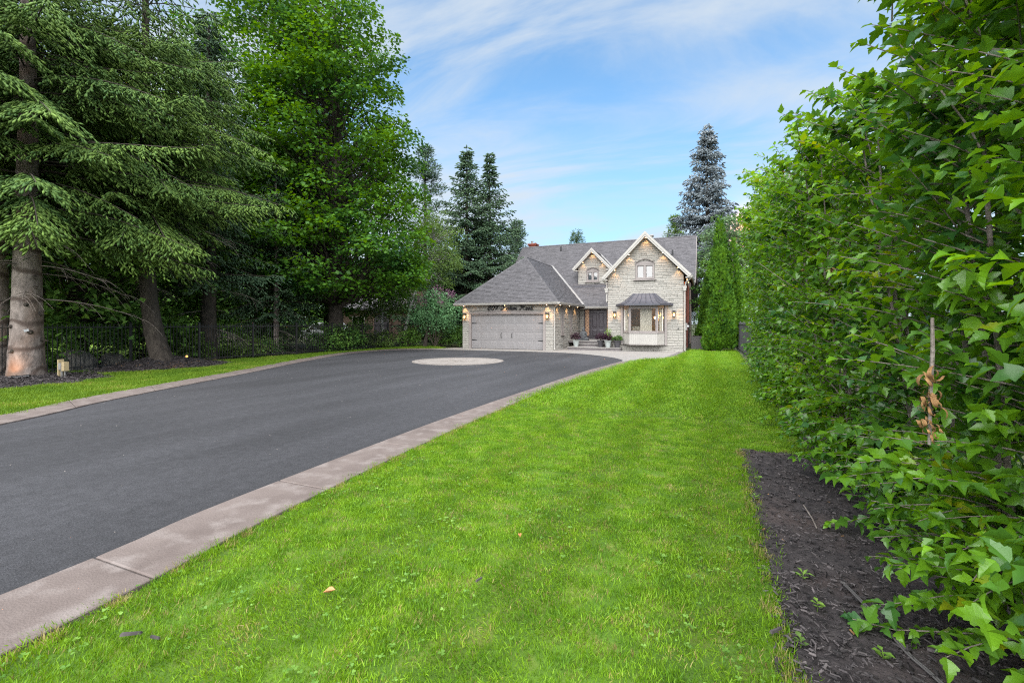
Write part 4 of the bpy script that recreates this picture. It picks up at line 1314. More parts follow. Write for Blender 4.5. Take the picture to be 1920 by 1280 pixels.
T_SIMPLE = ([(0, 0, 0), (.45, .5, .10), (.45, 0, -.02), (.45, -.5, .10), (1, 0, -.06)], [(0, 2, 1), (0, 3, 2), (1, 2, 4), (2, 3, 4)])
T_TWIG = ([(0, 0, 0), (.60, .5, .1), (.60, -.5, .1), (.60, 0, -.45), (1, 0, 0)], [(0, 2, 1), (0, 1, 3), (0, 3, 2), (4, 1, 2), (4, 3, 1), (4, 2, 3)])
T_STAR = ([(0, 0, 0), (.30, .48, .12), (.42, .22, .03), (.72, .40, .08), (.70, .14, 0), (1, 0, -.08), (.70, -.14, 0), (.72, -.40, .08), (.42, -.22, .03), (.30, -.48, .12)],
          [(0, 2, 1), (0, 4, 3, 2), (0, 6, 5, 4), (0, 8, 7, 6), (0, 9, 8)])


def planter(x, y, z, potmat, leafmat, label, seed, h=.40, tall=.45, n=260, extra=None):
    r = np.random.default_rng(seed)
    o = thing('planter', label, 'planter', (x, y, z), 'planters on the entrance step')
    MB().lathe([(.13, 0), (.19, h - .06), (.215, h - .055), (.215, h), (.19, h), (.18, h - .05)], (x, y, z), 18).build('pot', M[potmat], o, smooth=False)
    MB().lathe([(.185, h - .06), (.10, h - .045), (.02, h - .04)], (x, y, z), 14).build('soil', M['soil'], o)
    a = r.uniform(0, 6.283, n); t = r.random(n) ** .6
    rad = .27 * t
    P = np.stack([x + rad * np.cos(a), y + rad * np.sin(a), z + h + tall * (1 - t ** 2 * .6) * r.uniform(.15, 1, n)], 1)
    D = np.stack([np.cos(a), np.sin(a), r.uniform(-.3, .9, n)], 1)
    tag(scatter_mesh('foliage', *T_SIMPLE, P, D, r.uniform(-.6, .6, n), r.uniform(.08, .16, n), .07, M[leafmat], o), kind='stuff')
    stems = MB()
    for k in range(9):
        w = k * .7; stems.tube([(x, y, z + h - .05), (x + .1 * math.cos(w), y + .1 * math.sin(w), z + h + tall * .4), (x + .2 * math.cos(w), y + .2 * math.sin(w), z + h + tall * .75)], [.008, .006, .003], 4)
    stems.build('stem', M['twig'], o)
    if extra:
        n2 = 60
        P = np.stack([x + r.normal(0, .09, n2), y + r.normal(0, .09, n2), z + h + r.uniform(.2, .62, n2)], 1)
        D = np.stack([r.normal(0, .3, n2), r.normal(0, .3, n2), np.ones(n2)], 1)
        scatter_mesh('grass_tuft', *T_SIMPLE, P, D, r.uniform(-3, 3, n2), r.uniform(.1, .2, n2), .03, M[extra], o)
planter(-7.22, 26.95, .19, 'pot_grey', 'purple_leaf', 'pale grey planter of purple foliage at the left end of the step', 1)
planter(-5.72, 27.0, .19, 'pot_dark', 'purple_leaf', 'dark planter of purple foliage in front of the door', 2)
planter(-5.23, 26.68, .19, 'pot_grey', 'purple_leaf', 'pale grey planter with purple and yellow green plants at the wing corner', 3, extra='pale_weed')
planter(-4.70, 26.70, .19, 'pot_dark', 'bg_leaf', 'dark planter of green foliage at the right end of the step', 4, tall=.32, n=200)

# air conditioner beside the brick flank
ac = thing('air_conditioner', 'grey outdoor air conditioner unit beside the red brick wall', 'air conditioner', (-0.35, 28.5, 0))
MB().box(-.80, .08, 28.1, 28.98, 0, .06).build('pad', M['patio'], ac)
MB().box(-.74, .02, 28.16, 28.92, .061, .80).build('body', M['ac_dark'], ac)
MB().box(-.77, .05, 28.13, 28.95, .801, .85).build('lid', M['ac_dark'], ac)
for k in range(17):
    x = -.735 + k * .0465
    MB().box(x, x + .02, 28.135, 28.159, .09, .79).build('louvre_slat', M['ac_dark'], ac)
MB().lathe([(.30, .851), (.30, .875), (.08, .89)], (-.36, 28.54, 0), 18).build('fan_guard', M['iron'], ac)

# power post at the left trunk: grey stake, tan box with cover
op = thing('outlet_post', 'small tan outdoor socket box on a grey stake beside the big spruce trunk', 'outlet post', (-17.05, 7.0, 0))
MB().box(-17.075, -17.035, 6.98, 7.02, -.02, .30).build('stake', M['grey_metal'], op)
MB().box(-17.00, -16.97, 7.03, 7.06, .0, .27).build('stake', M['grey_metal'], op)
MB().box(-17.16, -17.09, 6.94, 7.06, .08, .56).build('board', M['wood_tan'], op)
MB().box(-17.089, -16.96, 6.93, 7.08, .27, .46).build('socket_box', M['grey_metal'], op)
MB().box(-16.959, -16.82, 6.95, 7.06, .24, .50).build('socket_cover', M['wood_tan'], op)


def garden_spot(x, y, z, label, aim, power, cat='garden light'):
    o = thing('garden_spotlight', label, cat, (x, y, z), 'low garden spotlights')
    d = Vector(aim).normalized()
    MB().tube([(x, y, z - .05), (x, y, z + .16)], .014, 6).build('stake', M['iron'], o)
    c = Vector((x, y, z + .19))
    m_ = MB(); m_.tube([c - d * .09, c - d * .02, c + d * .10], [.03, .055, .06], 10); m_.build('lamp_head', M['iron'], o)
    e = c + d * .104
    m_ = MB(); m_.tube([e, e + d * .008], [.036, .030], 10); m_.build('lens', M['lens'], o)
    lamp_light('garden_lamp', tuple(e + d * .03), power, (1, .55, .2), .04, 110, d)
    return o
garden_spot(-17.75, 10.9, .16, 'glowing garden spotlight in the mulch right of the leaning spruce', (.55, -.75, .25), 5)
garden_spot(.80, 27.35, .02, 'glowing garden spotlight under the arborvitae', (-.3, -.9, .5), 10)
garden_spot(.15, 27.2, .02, 'dim garden spotlight at the left foot of the arborvitae', (0, -.5, .9), 5)
wl = thing('well_light', 'black tubular uplight lying at the foot of the big spruce trunk', 'garden light', (-17.45, 6.42, .10))
m_ = MB(); m_.tube([(-17.55, 6.1, .10), (-17.30, 6.42, .13)], [.05, .055], 10); m_.build('housing', M['iron'], wl)
lamp_light('uplight_lamp', (-17.50, 5.95, .22), 2.5, (1, .5, .2), .05, 80, (-.45, .55, .5))

# ------------------------------------------------------------------ fences
def fence(name, label, A, B, n_posts, spacing, h=1.55, ground=None):
    A, B = np.array(A, float), np.array(B, float)
    o = thing(name, label, 'fence', (A[0], A[1], 0))
    L_ = np.linalg.norm(B - A); t = (B - A) / L_
    g = ground or (lambda s: 0.0)
    pm = MB().hexa([(-.009, -.009, .06), (.009, -.009, .06), (.009, .009, .06), (-.009, .009, .06), (-.009, -.009, h), (.009, -.009, h), (.009, .009, h), (-.009, .009, h)])
    pm.add([(-.009, -.009, h), (.009, -.009, h), (.009, .009, h), (-.009, .009, h), (0, 0, h + .05)], [(0, 1, 4), (1, 2, 4), (2, 3, 4), (3, 0, 4)])
    pme = pm.mesh('picket'); pme.materials.append(M['iron'])
    qm = MB().box(-.035, .035, -.035, .035, -.1, h + .06).add([(-.045, -.045, h + .06), (.045, -.045, h + .06), (.045, .045, h + .06), (-.045, .045, h + .06), (0, 0, h + .11)], [(0, 1, 4), (1, 2, 4), (2, 3, 4), (3, 0, 4), (3, 2, 1, 0)])
    qme = qm.mesh('post'); qme.materials.append(M['iron'])
    for k in range(n_posts + 1):
        s = L_ * k / n_posts
        link('post', qme, None, o, (t[0] * s, t[1] * s, 0))
    for k in range(n_posts):
        s0, s1 = L_ * k / n_posts + .036, L_ * (k + 1) / n_posts - .036
        for z in (.14, h - .10):
            nrm = (-t[1], t[0])
            mb = MB()
            a, b = A + t * s0, A + t * s1
            w = .014
            mb.prism([(a[0] - nrm[0] * w, a[1] - nrm[1] * w, z), (b[0] - nrm[0] * w, b[1] - nrm[1] * w, z), (b[0] + nrm[0] * w, b[1] + nrm[1] * w, z), (a[0] + nrm[0] * w, a[1] + nrm[1] * w, z)], (0, 0, .035))
            mb.build('rail', M['iron'], o)
        m = int((s1 - s0) / spacing)
        for j in range(1, m + 1):
            s = s0 + (s1 - s0) * j / (m + 1)
            link('picket', pme, None, o, (t[0] * s, t[1] * s, 0))
    return o


fence('iron_fence', 'long black iron picket fence behind the spruce trunks along the left lawn', (-19.0, 2.5), (-19.0, 26.5), 10, .118)
fence('iron_fence', 'black iron picket fence behind the air conditioner', (-1.0, 32.4), (1.68, 32.4), 1, .118, 1.6)
fence('iron_fence', 'black iron picket fence beside the arborvitae at the far end of the hedge', (1.75, 17.5), (1.75, 32.4), 6, .118, 1.6)


# ------------------------------------------------------------------ plants: shared builders
def tubes_np(name, paths, radii, mat, parent, sides=4):
    P = np.asarray(paths, float); N, K, _ = P.shape
    T = np.gradient(P, axis=1); T /= np.linalg.norm(T, axis=2, keepdims=True) + 1e-9
    ref = np.where(np.abs(T[..., 2:3]) > .9, np.array([1.0, 0, 0]), np.array([0, 0, 1.0]))
    a = np.cross(T, ref); a /= np.linalg.norm(a, axis=2, keepdims=True) + 1e-9
    b = np.cross(T, a)
    w = np.arange(sides) * 2 * np.pi / sides
    Rr = np.asarray(radii, float)[:, :, None, None]
    V = P[:, :, None, :] + Rr * (a[:, :, None, :] * np.cos(w)[None, None, :, None] + b[:, :, None, :] * np.sin(w)[None, None, :, None])
    f = []
    for i in range(K - 1):
        for k in range(sides):
            k2 = (k + 1) % sides
            f.append((i * sides + k, i * sides + k2, (i + 1) * sides + k2, (i + 1) * sides + k))
    F = (np.array(f)[None] + (np.arange(N) * K * sides)[:, None, None]).reshape(-1, 4)
    org = ORG.get(parent.name, np.zeros(3)) if parent is not None else np.zeros(3)
    return link(name, np_mesh(name, V.reshape(-1, 3) - org, [F], True), mat, parent)


def trunk(parent, pts, rad, mat, sides=14, seed=0, rough=.06, name='trunk'):
    r = np.random.default_rng(seed)
    P = np.array(pts, float); n = 40
    t = np.linspace(0, 1, len(P)); tt = np.linspace(0, 1, n) ** 1.4
    Q = np.stack([np.interp(tt, t, P[:, k]) for k in range(3)], 1)
    for _ in range(3): Q[1:-1] = (Q[:-2] + 2 * Q[1:-1] + Q[2:]) / 4
    rr = np.interp(tt, t, rad)
    w = np.arange(sides) * 2 * np.pi / sides
    rings = []
    ph = r.uniform(0, 6.28, 5)
    for i in range(n):
        h = Q[i, 2]
        k = 1 + rough * (np.sin(3 * w + ph[0]) * .5 + np.sin(5 * w + ph[1] + h) * .5 + r.normal(0, .35, sides))
        if i < 8: k = k + .22 * (1 - i / 8) ** 2 * (.6 + .4 * np.cos(5 * w + ph[2]))
        rings.append(np.stack([Q[i, 0] + rr[i] * k * np.cos(w), Q[i, 1] + rr[i] * k * np.sin(w), np.full(sides, h)], 1))
    V = np.concatenate(rings)
    F = [(i * sides + k, i * sides + (k + 1) % sides, (i + 1) * sides + (k + 1) % sides, (i + 1) * sides + k) for i in range(n - 1) for k in range(sides)]
    org = ORG[parent.name]
    return link(name, np_mesh(name, V - org, [F], True), mat, parent)


def spruce(o, base, H, z0, R, seed, axis=None, dz=.38, nb=5, s0=.10, droop=.42, tip=.18, hang=.9, shoot_sp=.17, twig_sp=.078, tl=.17, tw=.036,
           mat='needle', power=.85, zmax=99, skip=None, bare=0, limb_r=.028, gaps=0.0, upper_coarse=None, barkm='bark_dark'):
    """whorled conifer: limbs, side shoots, hanging twigs; base is world position, axis(z) gives trunk offset"""
    r = np.random.default_rng(seed)
    bx, by = base[0], base[1]
    ax = axis or (lambda z: (0.0, 0.0))
    PB, RB, tw_p, tw_d, tw_l = [], [], [], [], []
    z = z0
    az = r.uniform(0, 6.28)
    K = 8
    t8 = np.linspace(0, 1, K)
    while z < min(H - .1, zmax):
        f = (z - z0) / (H - z0)
        coarse = 3.0 if upper_coarse and z > upper_coarse else 1.0
        for _ in range(nb):
            az += 2.399 + r.normal(0, .25)
            L_ = R * max(.04, (1 - f)) ** power * r.uniform(.55, 1.15)
            if r.random() < gaps: continue
            dp = droop * r.uniform(.65, 1.35)
            zz = z + r.uniform(-.9, .9) * dz
            if skip and skip(zz, az % 6.283): continue
            d = np.array([math.cos(az), math.sin(az)]); lat = np.array([-d[1], d[0]])
            bend = r.normal(0, .06)
            ox, oy = ax(zz)
            s = s0 + .35 * f + r.normal(0, .05)
            hor = L_ * t8
            P = np.stack([bx + ox + d[0] * hor + lat[0] * bend * L_ * t8 ** 2, by + oy + d[1] * hor + lat[1] * bend * L_ * t8 ** 2,
                          zz + L_ * (s * t8 - dp * t8 ** 2 + tip * t8 ** 3)], 1)
            PB.append(P); RB.append(np.linspace(limb_r * (.35 + .65 * L_ / R), .006, K))
            n = max(4, int(L_ / (shoot_sp * coarse)))
            ts = np.linspace(.10 if L_ < 1.5 else .16, 1, n) + r.normal(0, .01, n)
            ts = np.clip(ts, 0, 1)
            for sd in (-1, 1):
                pos = np.stack([np.interp(ts, t8, P[:, k]) for k in range(3)], 1)
                tan = np.gradient(P, axis=0); tan /= np.linalg.norm(tan, axis=1, keepdims=True)
                tg = np.stack([np.interp(ts, t8, tan[:, k]) for k in range(3)], 1)
                la = np.array([lat[0], lat[1], 0.0]) * sd
                ang = np.radians(r.uniform(40, 68, n))[:, None]
                D = tg * np.cos(ang) + la * np.sin(ang)
                D[:, 2] -= .18 + hang * .28 * r.random(n)
                D /= np.linalg.norm(D, axis=1, keepdims=True)
                ln = np.clip((.16 + .36 * L_ * (1 - ts) ** .75 * np.minimum(1, ts * 4)) * r.uniform(.35, 1.2, n), .12, 1.15)
                m = np.maximum(2, (ln / (twig_sp * coarse)).astype(int))
                idx = np.repeat(np.arange(n), m)
                loc = np.concatenate([np.linspace(.05, 1, q) for q in m])
                pp = pos[idx] + D[idx] * (ln[idx] * loc)[:, None]
                pp[:, 2] -= hang * .30 * ln[idx] * loc ** 2
                side = np.cross(D[idx], [0, 0, 1.0]); side /= np.linalg.norm(side, axis=1, keepdims=True) + 1e-9
                sg = np.where(np.arange(len(idx)) % 2 == 0, 1.0, -1.0)[:, None]
                dd = D[idx] * .75 + side * sg * r.uniform(.2, .6, (len(idx), 1)) + r.normal(0, .20, (len(idx), 3))
                dd[:, 2] -= hang * r.uniform(.2, 1.0, len(idx))
                tw_p.append(pp); tw_d.append(dd); tw_l.append(tl * r.uniform(.7, 1.25, len(idx)) * (coarse ** .5))
        z += dz * r.uniform(.8, 1.2) * (1 - .35 * f)
    if bare:                                  # dead lower limbs: bare, grey, finely forked
        BP, BR = [], []
        for k in range(bare):
            a = r.uniform(0, 6.28); zz = r.uniform(z0 - 2.3, z0 + .6); L_ = r.uniform(1.0, 2.8)
            ox, oy = ax(zz)
            d = np.array([math.cos(a), math.sin(a)])
            P = np.stack([bx + ox + d[0] * L_ * t8, by + oy + d[1] * L_ * t8, zz + L_ * (.06 * t8 - .30 * t8 ** 2)], 1)
            BP.append(P); BR.append(np.linspace(.022, .004, K))
            for q in range(10):
                tq = r.uniform(.2, .95); p = np.array([np.interp(tq, t8, P[:, k2]) for k2 in range(3)])
                a2 = a + r.choice([-1, 1]) * r.uniform(.4, 1.0); l2 = r.uniform(.3, .9)
                BP.append(p + np.stack([np.cos(a2) * l2 * t8, np.sin(a2) * l2 * t8, -l2 * .7 * t8 ** 2 + r.normal(0, .15) * l2 * t8], 1)); BR.append(np.linspace(.007, .0025, K))
        tag(tubes_np('dead_branch', BP, BR, M['bark_grey'], o, 4), kind='stuff')
    tag(tubes_np('branch', PB, RB, M[barkm], o, 5), kind='stuff')
    P, D, L2 = np.concatenate(tw_p), np.concatenate(tw_d), np.concatenate(tw_l)
    w = tw * r.uniform(.8, 1.2, len(P))
    return tag(scatter_mesh('crown', *T_TWIG, P, D, r.uniform(0, 6.28, len(P)), L2, w, M[mat], o), kind='stuff')


def leafy(o, clumps, per, size, mat, seed, template=None, flat_=.38, droop=.35, limb_from=None, barkm='bark_dark', limb_r=.05, width=.8, name='crown', skirts=.3):
    """broadleaf crown: clumps = (n,4) x, y, z, radius"""
    r = np.random.default_rng(seed)
    C_ = np.asarray(clumps, float); n = len(C_)
    idx = np.repeat(np.arange(n), per)
    c = C_[idx]
    a = r.uniform(0, 6.283, len(idx)); rr = np.sqrt(r.random(len(idx)))
    hgt = r.normal(0, flat_ * .5, len(idx))
    P = np.stack([c[:, 0] + c[:, 3] * rr * np.cos(a), c[:, 1] + c[:, 3] * rr * np.sin(a), c[:, 2] + c[:, 3] * (hgt - skirts * rr ** 2)], 1)
    D = np.stack([np.cos(a), np.sin(a), np.full(len(idx), -droop)], 1) + r.normal(0, .45, (len(idx), 3))
    tv, tf = template or T_SIMPLE
    s = size * r.uniform(.65, 1.25, len(idx))
    ob = tag(scatter_mesh(name, tv, tf, P, D, r.normal(0, .55, len(idx)), s, s * width, M[mat], o), kind='stuff')
    if limb_from is not None:
        K = 6; t = np.linspace(0, 1, K)[:, None]
        PP, RR = [], []
        for q in C_:
            st_ = np.array(limb_from(q)); e = q[:3] - np.array([0, 0, .1])
            mid = st_ * .5 + e * .5 + np.array([0, 0, .18 * np.linalg.norm(e - st_)]) * r.uniform(-.2, .6) + r.normal(0, .12, 3)
            PP.append((1 - t) ** 2 * st_ + 2 * t * (1 - t) * mid + t ** 2 * e)
            RR.append(np.linspace(limb_r * r.uniform(.5, 1.2), .008, K))
        tag(tubes_np('branch', PP, RR, M[barkm], o, 5), kind='stuff')
    return ob


def shell(n, cx, cy, cz, rx, ry, rz, rc, seed, inner=.45, zmin=-99):
    r = np.random.default_rng(seed)
    out = []
    while len(out) < n:
        v = r.normal(0, 1, 3); v /= np.linalg.norm(v)
        q = inner + (1 - inner) * r.random() ** .6
        x, y, z = cx + rx * v[0] * q, cy + ry * v[1] * q, cz + rz * v[2] * q
        if z < zmin: continue
        out.append((x, y, z, rc * r.uniform(.65, 1.25)))
    return np.array(out)


# ------------------------------------------------------------------ the big trees on the left
camdir = lambda x, y: math.atan2(-y, -x) % 6.283
def toward_cam(x, y, half):
    a0 = camdir(x, y)
    return lambda az: abs((az - a0 + math.pi) % 6.283 - math.pi) < half

A = (-18.0, 6.6)
tA = thing('spruce_tree', 'huge spruce with thick pale trunk nearest the camera, its foot stained orange', 'tree', (A[0], A[1], 0))
trunk(tA, [(A[0] + .02, A[1], -.1), (A[0], A[1], 1.0), (A[0] + .03, A[1], 2.6), (A[0] + .06, A[1], 5), (A[0] + .1, A[1], 9), (A[0] + .1, A[1], 16), (A[0], A[1], 21)], [.42, .36, .315, .25, .17, .10, .03], M['bark_spruce'], 18, 1, .05)
knots = MB()
for k in range(9):                          # old branch collars ringing the trunk
    z = .8 + k * .26 + random.uniform(-.08, .08); a = camdir(*A) + random.uniform(-1.2, 1.2)
    rr = np.interp(z, [0, 1, 2.6, 5], [.42, .36, .315, .25])
    d = Vector((math.cos(a), math.sin(a), 0)); c = Vector((A[0] + .03, A[1], z)) + d * (rr - .02)
    knots.tube([c, c + d * .03, c + d * .06 + Vector((0, 0, -.02)), c + d * random.uniform(.07, .2) + Vector((0, 0, -.03))], [.07, .05, .022, .008], 7)
knots.build('branch_stub', M['bark_dark'], tA)
fA = toward_cam(*A, 1.0)
spruce(tA, A, 21, 4.3, 5.3, 21, skip=lambda z, az: fA(az) and z < 4.5, upper_coarse=11.2, bare=16, hang=1.0, dz=.40, droop=.48, nb=8, tl=.215, tw=.062, twig_sp=.074, gaps=.12)
lt = MB()
a = camdir(*A)
tg_ = thing('tree_tag', 'small white tag fixed on the thick pale spruce trunk', 'tag', (A[0] + .42 * math.cos(a), A[1] + .42 * math.sin(a), 1.4))
lt.T = (tuple(tg_.location), (-math.sin(a) * .95, math.cos(a) * .95, .3), (.0, -.3, .95), (math.cos(a), math.sin(a), 0))
lt.box(-.05, .05, -.035, .035, -.01, .012).build('plate', M['white_paint'], tg_)

B = (-18.35, 10.3)
tB = thing('spruce_tree', 'spruce with a bent dark trunk leaning out of the second mulch mound', 'tree', (B[0], B[1], 0))
bl = lambda z: -0.95 * (1 - math.exp(-max(z, 0) / 1.5)) * .78
bxy = lambda z: (bl(z) * .92, bl(z) * .39)
zs = [.0, .35, .9, 1.6, 2.5, 3.6, 5, 8, 12, 19]
trunk(tB, [(B[0] + .18 + bxy(z)[0], B[1] + .08 + bxy(z)[1], z) for z in zs], [.40, .36, .32, .29, .26, .24, .21, .17, .11, .03], M['bark_dark'], 16, 2, .08)
fB = toward_cam(*B, .9)
spruce(tB, B, 19.5, 4.9, 5.2, 22, axis=lambda z: (bxy(z)[0] + .18, bxy(z)[1] + .08), skip=lambda z, az: fB(az) and z < 5.1, upper_coarse=12.5, bare=14, hang=1.0, dz=.42, droop=.46, nb=6, tl=.225, tw=.064, twig_sp=.072, gaps=.20)

MP = (-20.2, 20.8)
tM = thing('maple_tree', 'tall green maple with a rounded crown rising behind the fence', 'tree', (MP[0], MP[1], 0))
trunk(tM, [(MP[0], MP[1], -.1), (MP[0], MP[1], 1.5), (MP[0] - .1, MP[1], 4), (MP[0] - .1, MP[1], 8), (MP[0] + .2, MP[1], 14), (MP[0], MP[1], 20)], [.55, .42, .36, .28, .16, .04], M['bark_dark'], 14, 3, .06)
cl = np.concatenate([shell(120, MP[0] - 3.2, MP[1] - 1.2, 7.5, 4.0, 4.0, 5.0, 1.1, 34, .5, 3.6), shell(250, MP[0] - 4.0, MP[1] - 1.6, 15.0, 4.2, 4.2, 10.5, 1.1, 35, .5, 5.0), shell(430, MP[0], MP[1], 8.4, 5.0, 5.0, 13.4, 1.1, 31, .5, 3.3), shell(70, MP[0] + 1.6, MP[1] - 1.2, 5.5, 4.6, 4.6, 2.4, 1.0, 32, .6, 3.1)])
leafy(tM, cl, 112, .22, 'maple_leaf', 33, limb_from=lambda q: (MP[0], MP[1], max(2.6, q[2] - .55 * math.hypot(q[0] - MP[0], q[1] - MP[1]) - 1.0)), limb_r=.055, flat_=.34, skirts=.28)
lim = MB()
lim.tube([(MP[0], MP[1], 2.4), (MP[0] + 1.2, MP[1] - .3, 2.9), (MP[0] + 2.4, MP[1] - .6, 3.9), (MP[0] + 3.2, MP[1] - .8, 5.4)], [.17, .14, .11, .07], 9)
lim.tube([(MP[0], MP[1], 2.8), (MP[0] - .7, MP[1] - .6, 4.2), (MP[0] - 1.0, MP[1] - 1.0, 6.5)], [.2, .16, .1], 9)
lim.build('limb', M['bark_dark'], tM, smooth=True)

# darker trees between and behind them
D_ = (-20.7, 13.6)
tD = thing('spruce_tree', 'dark spruce with straight trunk standing just behind the fence right of the leaning spruce', 'tree', (D_[0], D_[1], 0))
trunk(tD, [(D_[0], D_[1], -.1), (D_[0], D_[1], 2), (D_[0] + .1, D_[1], 6), (D_[0], D_[1], 15)], [.36, .30, .24, .04], M['bark_dark'], 12, 4)
spruce(tD, D_, 15.5, 3.2, 3.6, 23, hang=.8, dz=.5, shoot_sp=.24, twig_sp=.11, tl=.24, tw=.075, mat='needle_dark', bare=10, upper_coarse=9)
E_ = (-20.6, 17.0)
tE = thing('spruce_tree', 'slim dark spruce with low hanging limbs under the maple', 'tree', (E_[0], E_[1], 0))
trunk(tE, [(E_[0], E_[1], -.1), (E_[0] + .05, E_[1], 2), (E_[0] + .1, E_[1], 5), (E_[0], E_[1], 10)], [.16, .13, .11, .03], M['bark_spruce'], 10, 5)
spruce(tE, E_, 10, 1.9, 2.9, 24, hang=1.0, dz=.42, shoot_sp=.2, twig_sp=.10, tl=.22, tw=.07, mat='needle_dark', bare=8)
tF = thing('spruce_tree', 'straight reddish trunk at the left edge behind the fence', 'tree', (-20.1, 6.75, 0))
trunk(tF, [(-20.1, 6.75, -.1), (-20.1, 6.75, 3), (-20.1, 6.75, 14)], [.27, .22, .04], M['bark_spruce'], 12, 6)
spruce(tF, (-20.1, 6.75), 16, 4.4, 3.5, 25, hang=.9, dz=.7, shoot_sp=.3, twig_sp=.14, tl=.24, tw=.05, mat='needle_dark')
for i, (x, y, h, lab) in enumerate(((-22.3, 9.6, 13, 'dark trunk in deep shade behind the fence left of the leaning spruce'), (-24.8, 16.2, 15, 'dark broad tree in the neighbouring yard behind the middle fence'),
                                    (-27.5, 10.5, 14, 'dark leafy tree far behind the thick spruce trunk'), (-29.0, 22.5, 15, 'dark leafy tree beyond the maple in the neighbouring yard'),
                                    (-34.0, 14.5, 16, 'tall leafy tree in the distance behind the leaning spruce'), (-24.0, 4.2, 13, 'dark leafy tree at the left edge behind the fence'), (-39, 26, 17, 'distant leafy tree left of the maple'),
                                    (-25.0, 25.0, 17, 'leafy tree close behind the maple'))):
    o = thing('shade_tree', lab, 'tree', (x, y, 0))
    trunk(o, [(x, y, -.1), (x, y, h * .3), (x + .2, y, h * .8)], [.36, .27, .05], M['bark_dark'], 10, 40 + i)
    c = shell(130, x, y, h * .5, 4.4, 4.4, h * .5, 1.5, 50 + i, .4, (1.0, 2.2, 1.8, 1.0, 2.4, .8, 1.6, 2.0)[i])
    leafy(o, c, 105 if i in (0, 1, 5) else 55, .25 if i in (0, 1, 5) else .38, 'bg_leaf', 60 + i, limb_from=lambda q, x=x, y=y: (x, y, max(1.8, q[2] - .6 * math.hypot(q[0] - x, q[1] - y) - .6)), limb_r=.05)

# the far edge of the neighbouring yards closes the view between the trunks
r = np.random.default_rng(640)
c = np.stack([r.uniform(-62, -46, 420), r.uniform(-20, 62, 420), np.abs(r.normal(0, 4.2, 420)) + .4, r.uniform(1.3, 2.3, 420)], 1)
tl_ = bpy.data.objects.new('far_trees', None)
far = leafy(None, c, 60, .8, 'bg_leaf', 641, flat_=.8, name='far_woods')
bpy.data.objects.remove(tl_)
tag(far, kind='stuff')

# understory behind the fence
def bush(name, label, cat, x, y, rx, rz, n, size, mat, seed, z=0.0, per=26, rc=.32, template=None, group=None, stems=True, ry=None):
    o = thing(name, label, cat, (x, y, 0), group)
    c = shell(n, x, y, z + rz * .95, rx, ry or rx, rz, rc, seed, .35, z + .08)
    leafy(o, c, per, size, mat, seed + 1, template, flat_=.7, skirts=.2, name='foliage')
    if stems:
        PP = []; t = np.linspace(0, 1, 4)[:, None]
        for q in c[::3]:
            PP.append(np.array([x, y, 0]) * (1 - t) + q[:3] * t + np.array([0, 0, .15]) * t * (1 - t))
        tag(tubes_np('stem', PP, np.tile(np.linspace(.014, .004, 4), (len(PP), 1)), M['twig'], o, 4), kind='stuff')
    return o
for i, (x, y, rx, rz, m, s, lab) in enumerate((
        (-20.3, 7.9, .75, .5, 'bg_leaf', .10, 'low dark shrub behind the fence right of the thick trunk'),
        (-21.2, 9.3, 1.2, .95, 'bg_leaf', .13, 'dark shrub behind the fence between the two spruce trunks'),
        (-21.8, 11.6, 1.6, 1.35, 'bg_leaf', .13, 'broad dark shrub behind the leaning trunk'),
        (-20.2, 12.4, .8, .55, 'birch_leaf', .12, 'bright leafy perennials behind the fence right of the leaning trunk'),
        (-20.0, 14.9, .9, .5, 'birch_leaf', .12, 'green leafy clump behind the fence at the straight dark trunk'),
        (-22.6, 14.4, 1.9, 1.5, 'bg_leaf', .14, 'large dark shrub deep behind the fence under the trees'),
        (-20.1, 16.1, .7, .42, 'bg_leaf', .10, 'low ground plant behind the fence under the slim spruce'),
        (-22.4, 18.3, 1.6, 1.1, 'bg_leaf', .13, 'dark shrub beneath the low hanging spruce limbs'),
        (-19.5, 19.6, 1.05, .80, 'bg_leaf', .13, 'ivy covered mound spilling over the fence below the maple'),
        (-19.3, 21.1, .80, .70, 'bg_leaf', .12, 'leafy shrub on the fence right of the ivy mound'),
        (-20.6, 22.9, 1.1, .95, 'bg_leaf', .12, 'dark shrub behind the fence right of the maple trunk'),
        (-19.4, 23.6, .9, .65, 'birch_leaf', .11, 'light green shrub at the fence below the weeping birch'),
        (-18.6, 25.6, 1.0, .75, 'bg_leaf', .11, 'leafy shrub at the end of the fence beside the smoke bush'),
        (-17.3, 27.8, 1.3, .95, 'bg_leaf', .11, 'dark shrub behind the smoke bush'),
        (-15.5, 27.9, .8, .75, 'bg_leaf', .10, 'dark shrub at the left wall of the garage'),
        (.2, 33.4, 1.0, 1.3, 'bg_leaf', .12, 'dark shrub behind the picket fence right of the brick wall'))):
    bush('shrub', lab, 'shrub', x, y, rx, rz, int(26 + 34 * rx * rz), s, m, 200 + 2 * i, per=40)
for (x, y, sx, sz, lab) in ((-20.4, 8.7, .8, .55, 'large mossy boulder behind the fence between the spruces'), (-20.8, 10.0, .65, .38, 'smaller boulder behind the fence left of the leaning trunk')):
    r = random.Random(int(x * 7)); mb = MB()
    prof = []
    vs, fs = [], []
    for j in range(7):
        for k in range(12):
            th = math.pi * .5 * j / 6; w = k * math.pi / 6
            q = 1 + r.uniform(-.13, .13)
            vs.append((x + sx * math.cos(w) * math.cos(th) * q, y + sx * .8 * math.sin(w) * math.cos(th) * q, -.1 + (sz + .1) * math.sin(th) * q * 1.1))
    for j in range(6):
        for k in range(12): fs.append((j * 12 + k, j * 12 + (k + 1) % 12, (j + 1) * 12 + (k + 1) % 12, (j + 1) * 12 + k))
    tag(mb.add(vs, fs).build('boulder', M['rock'], None, smooth=False), lab, 'rock')

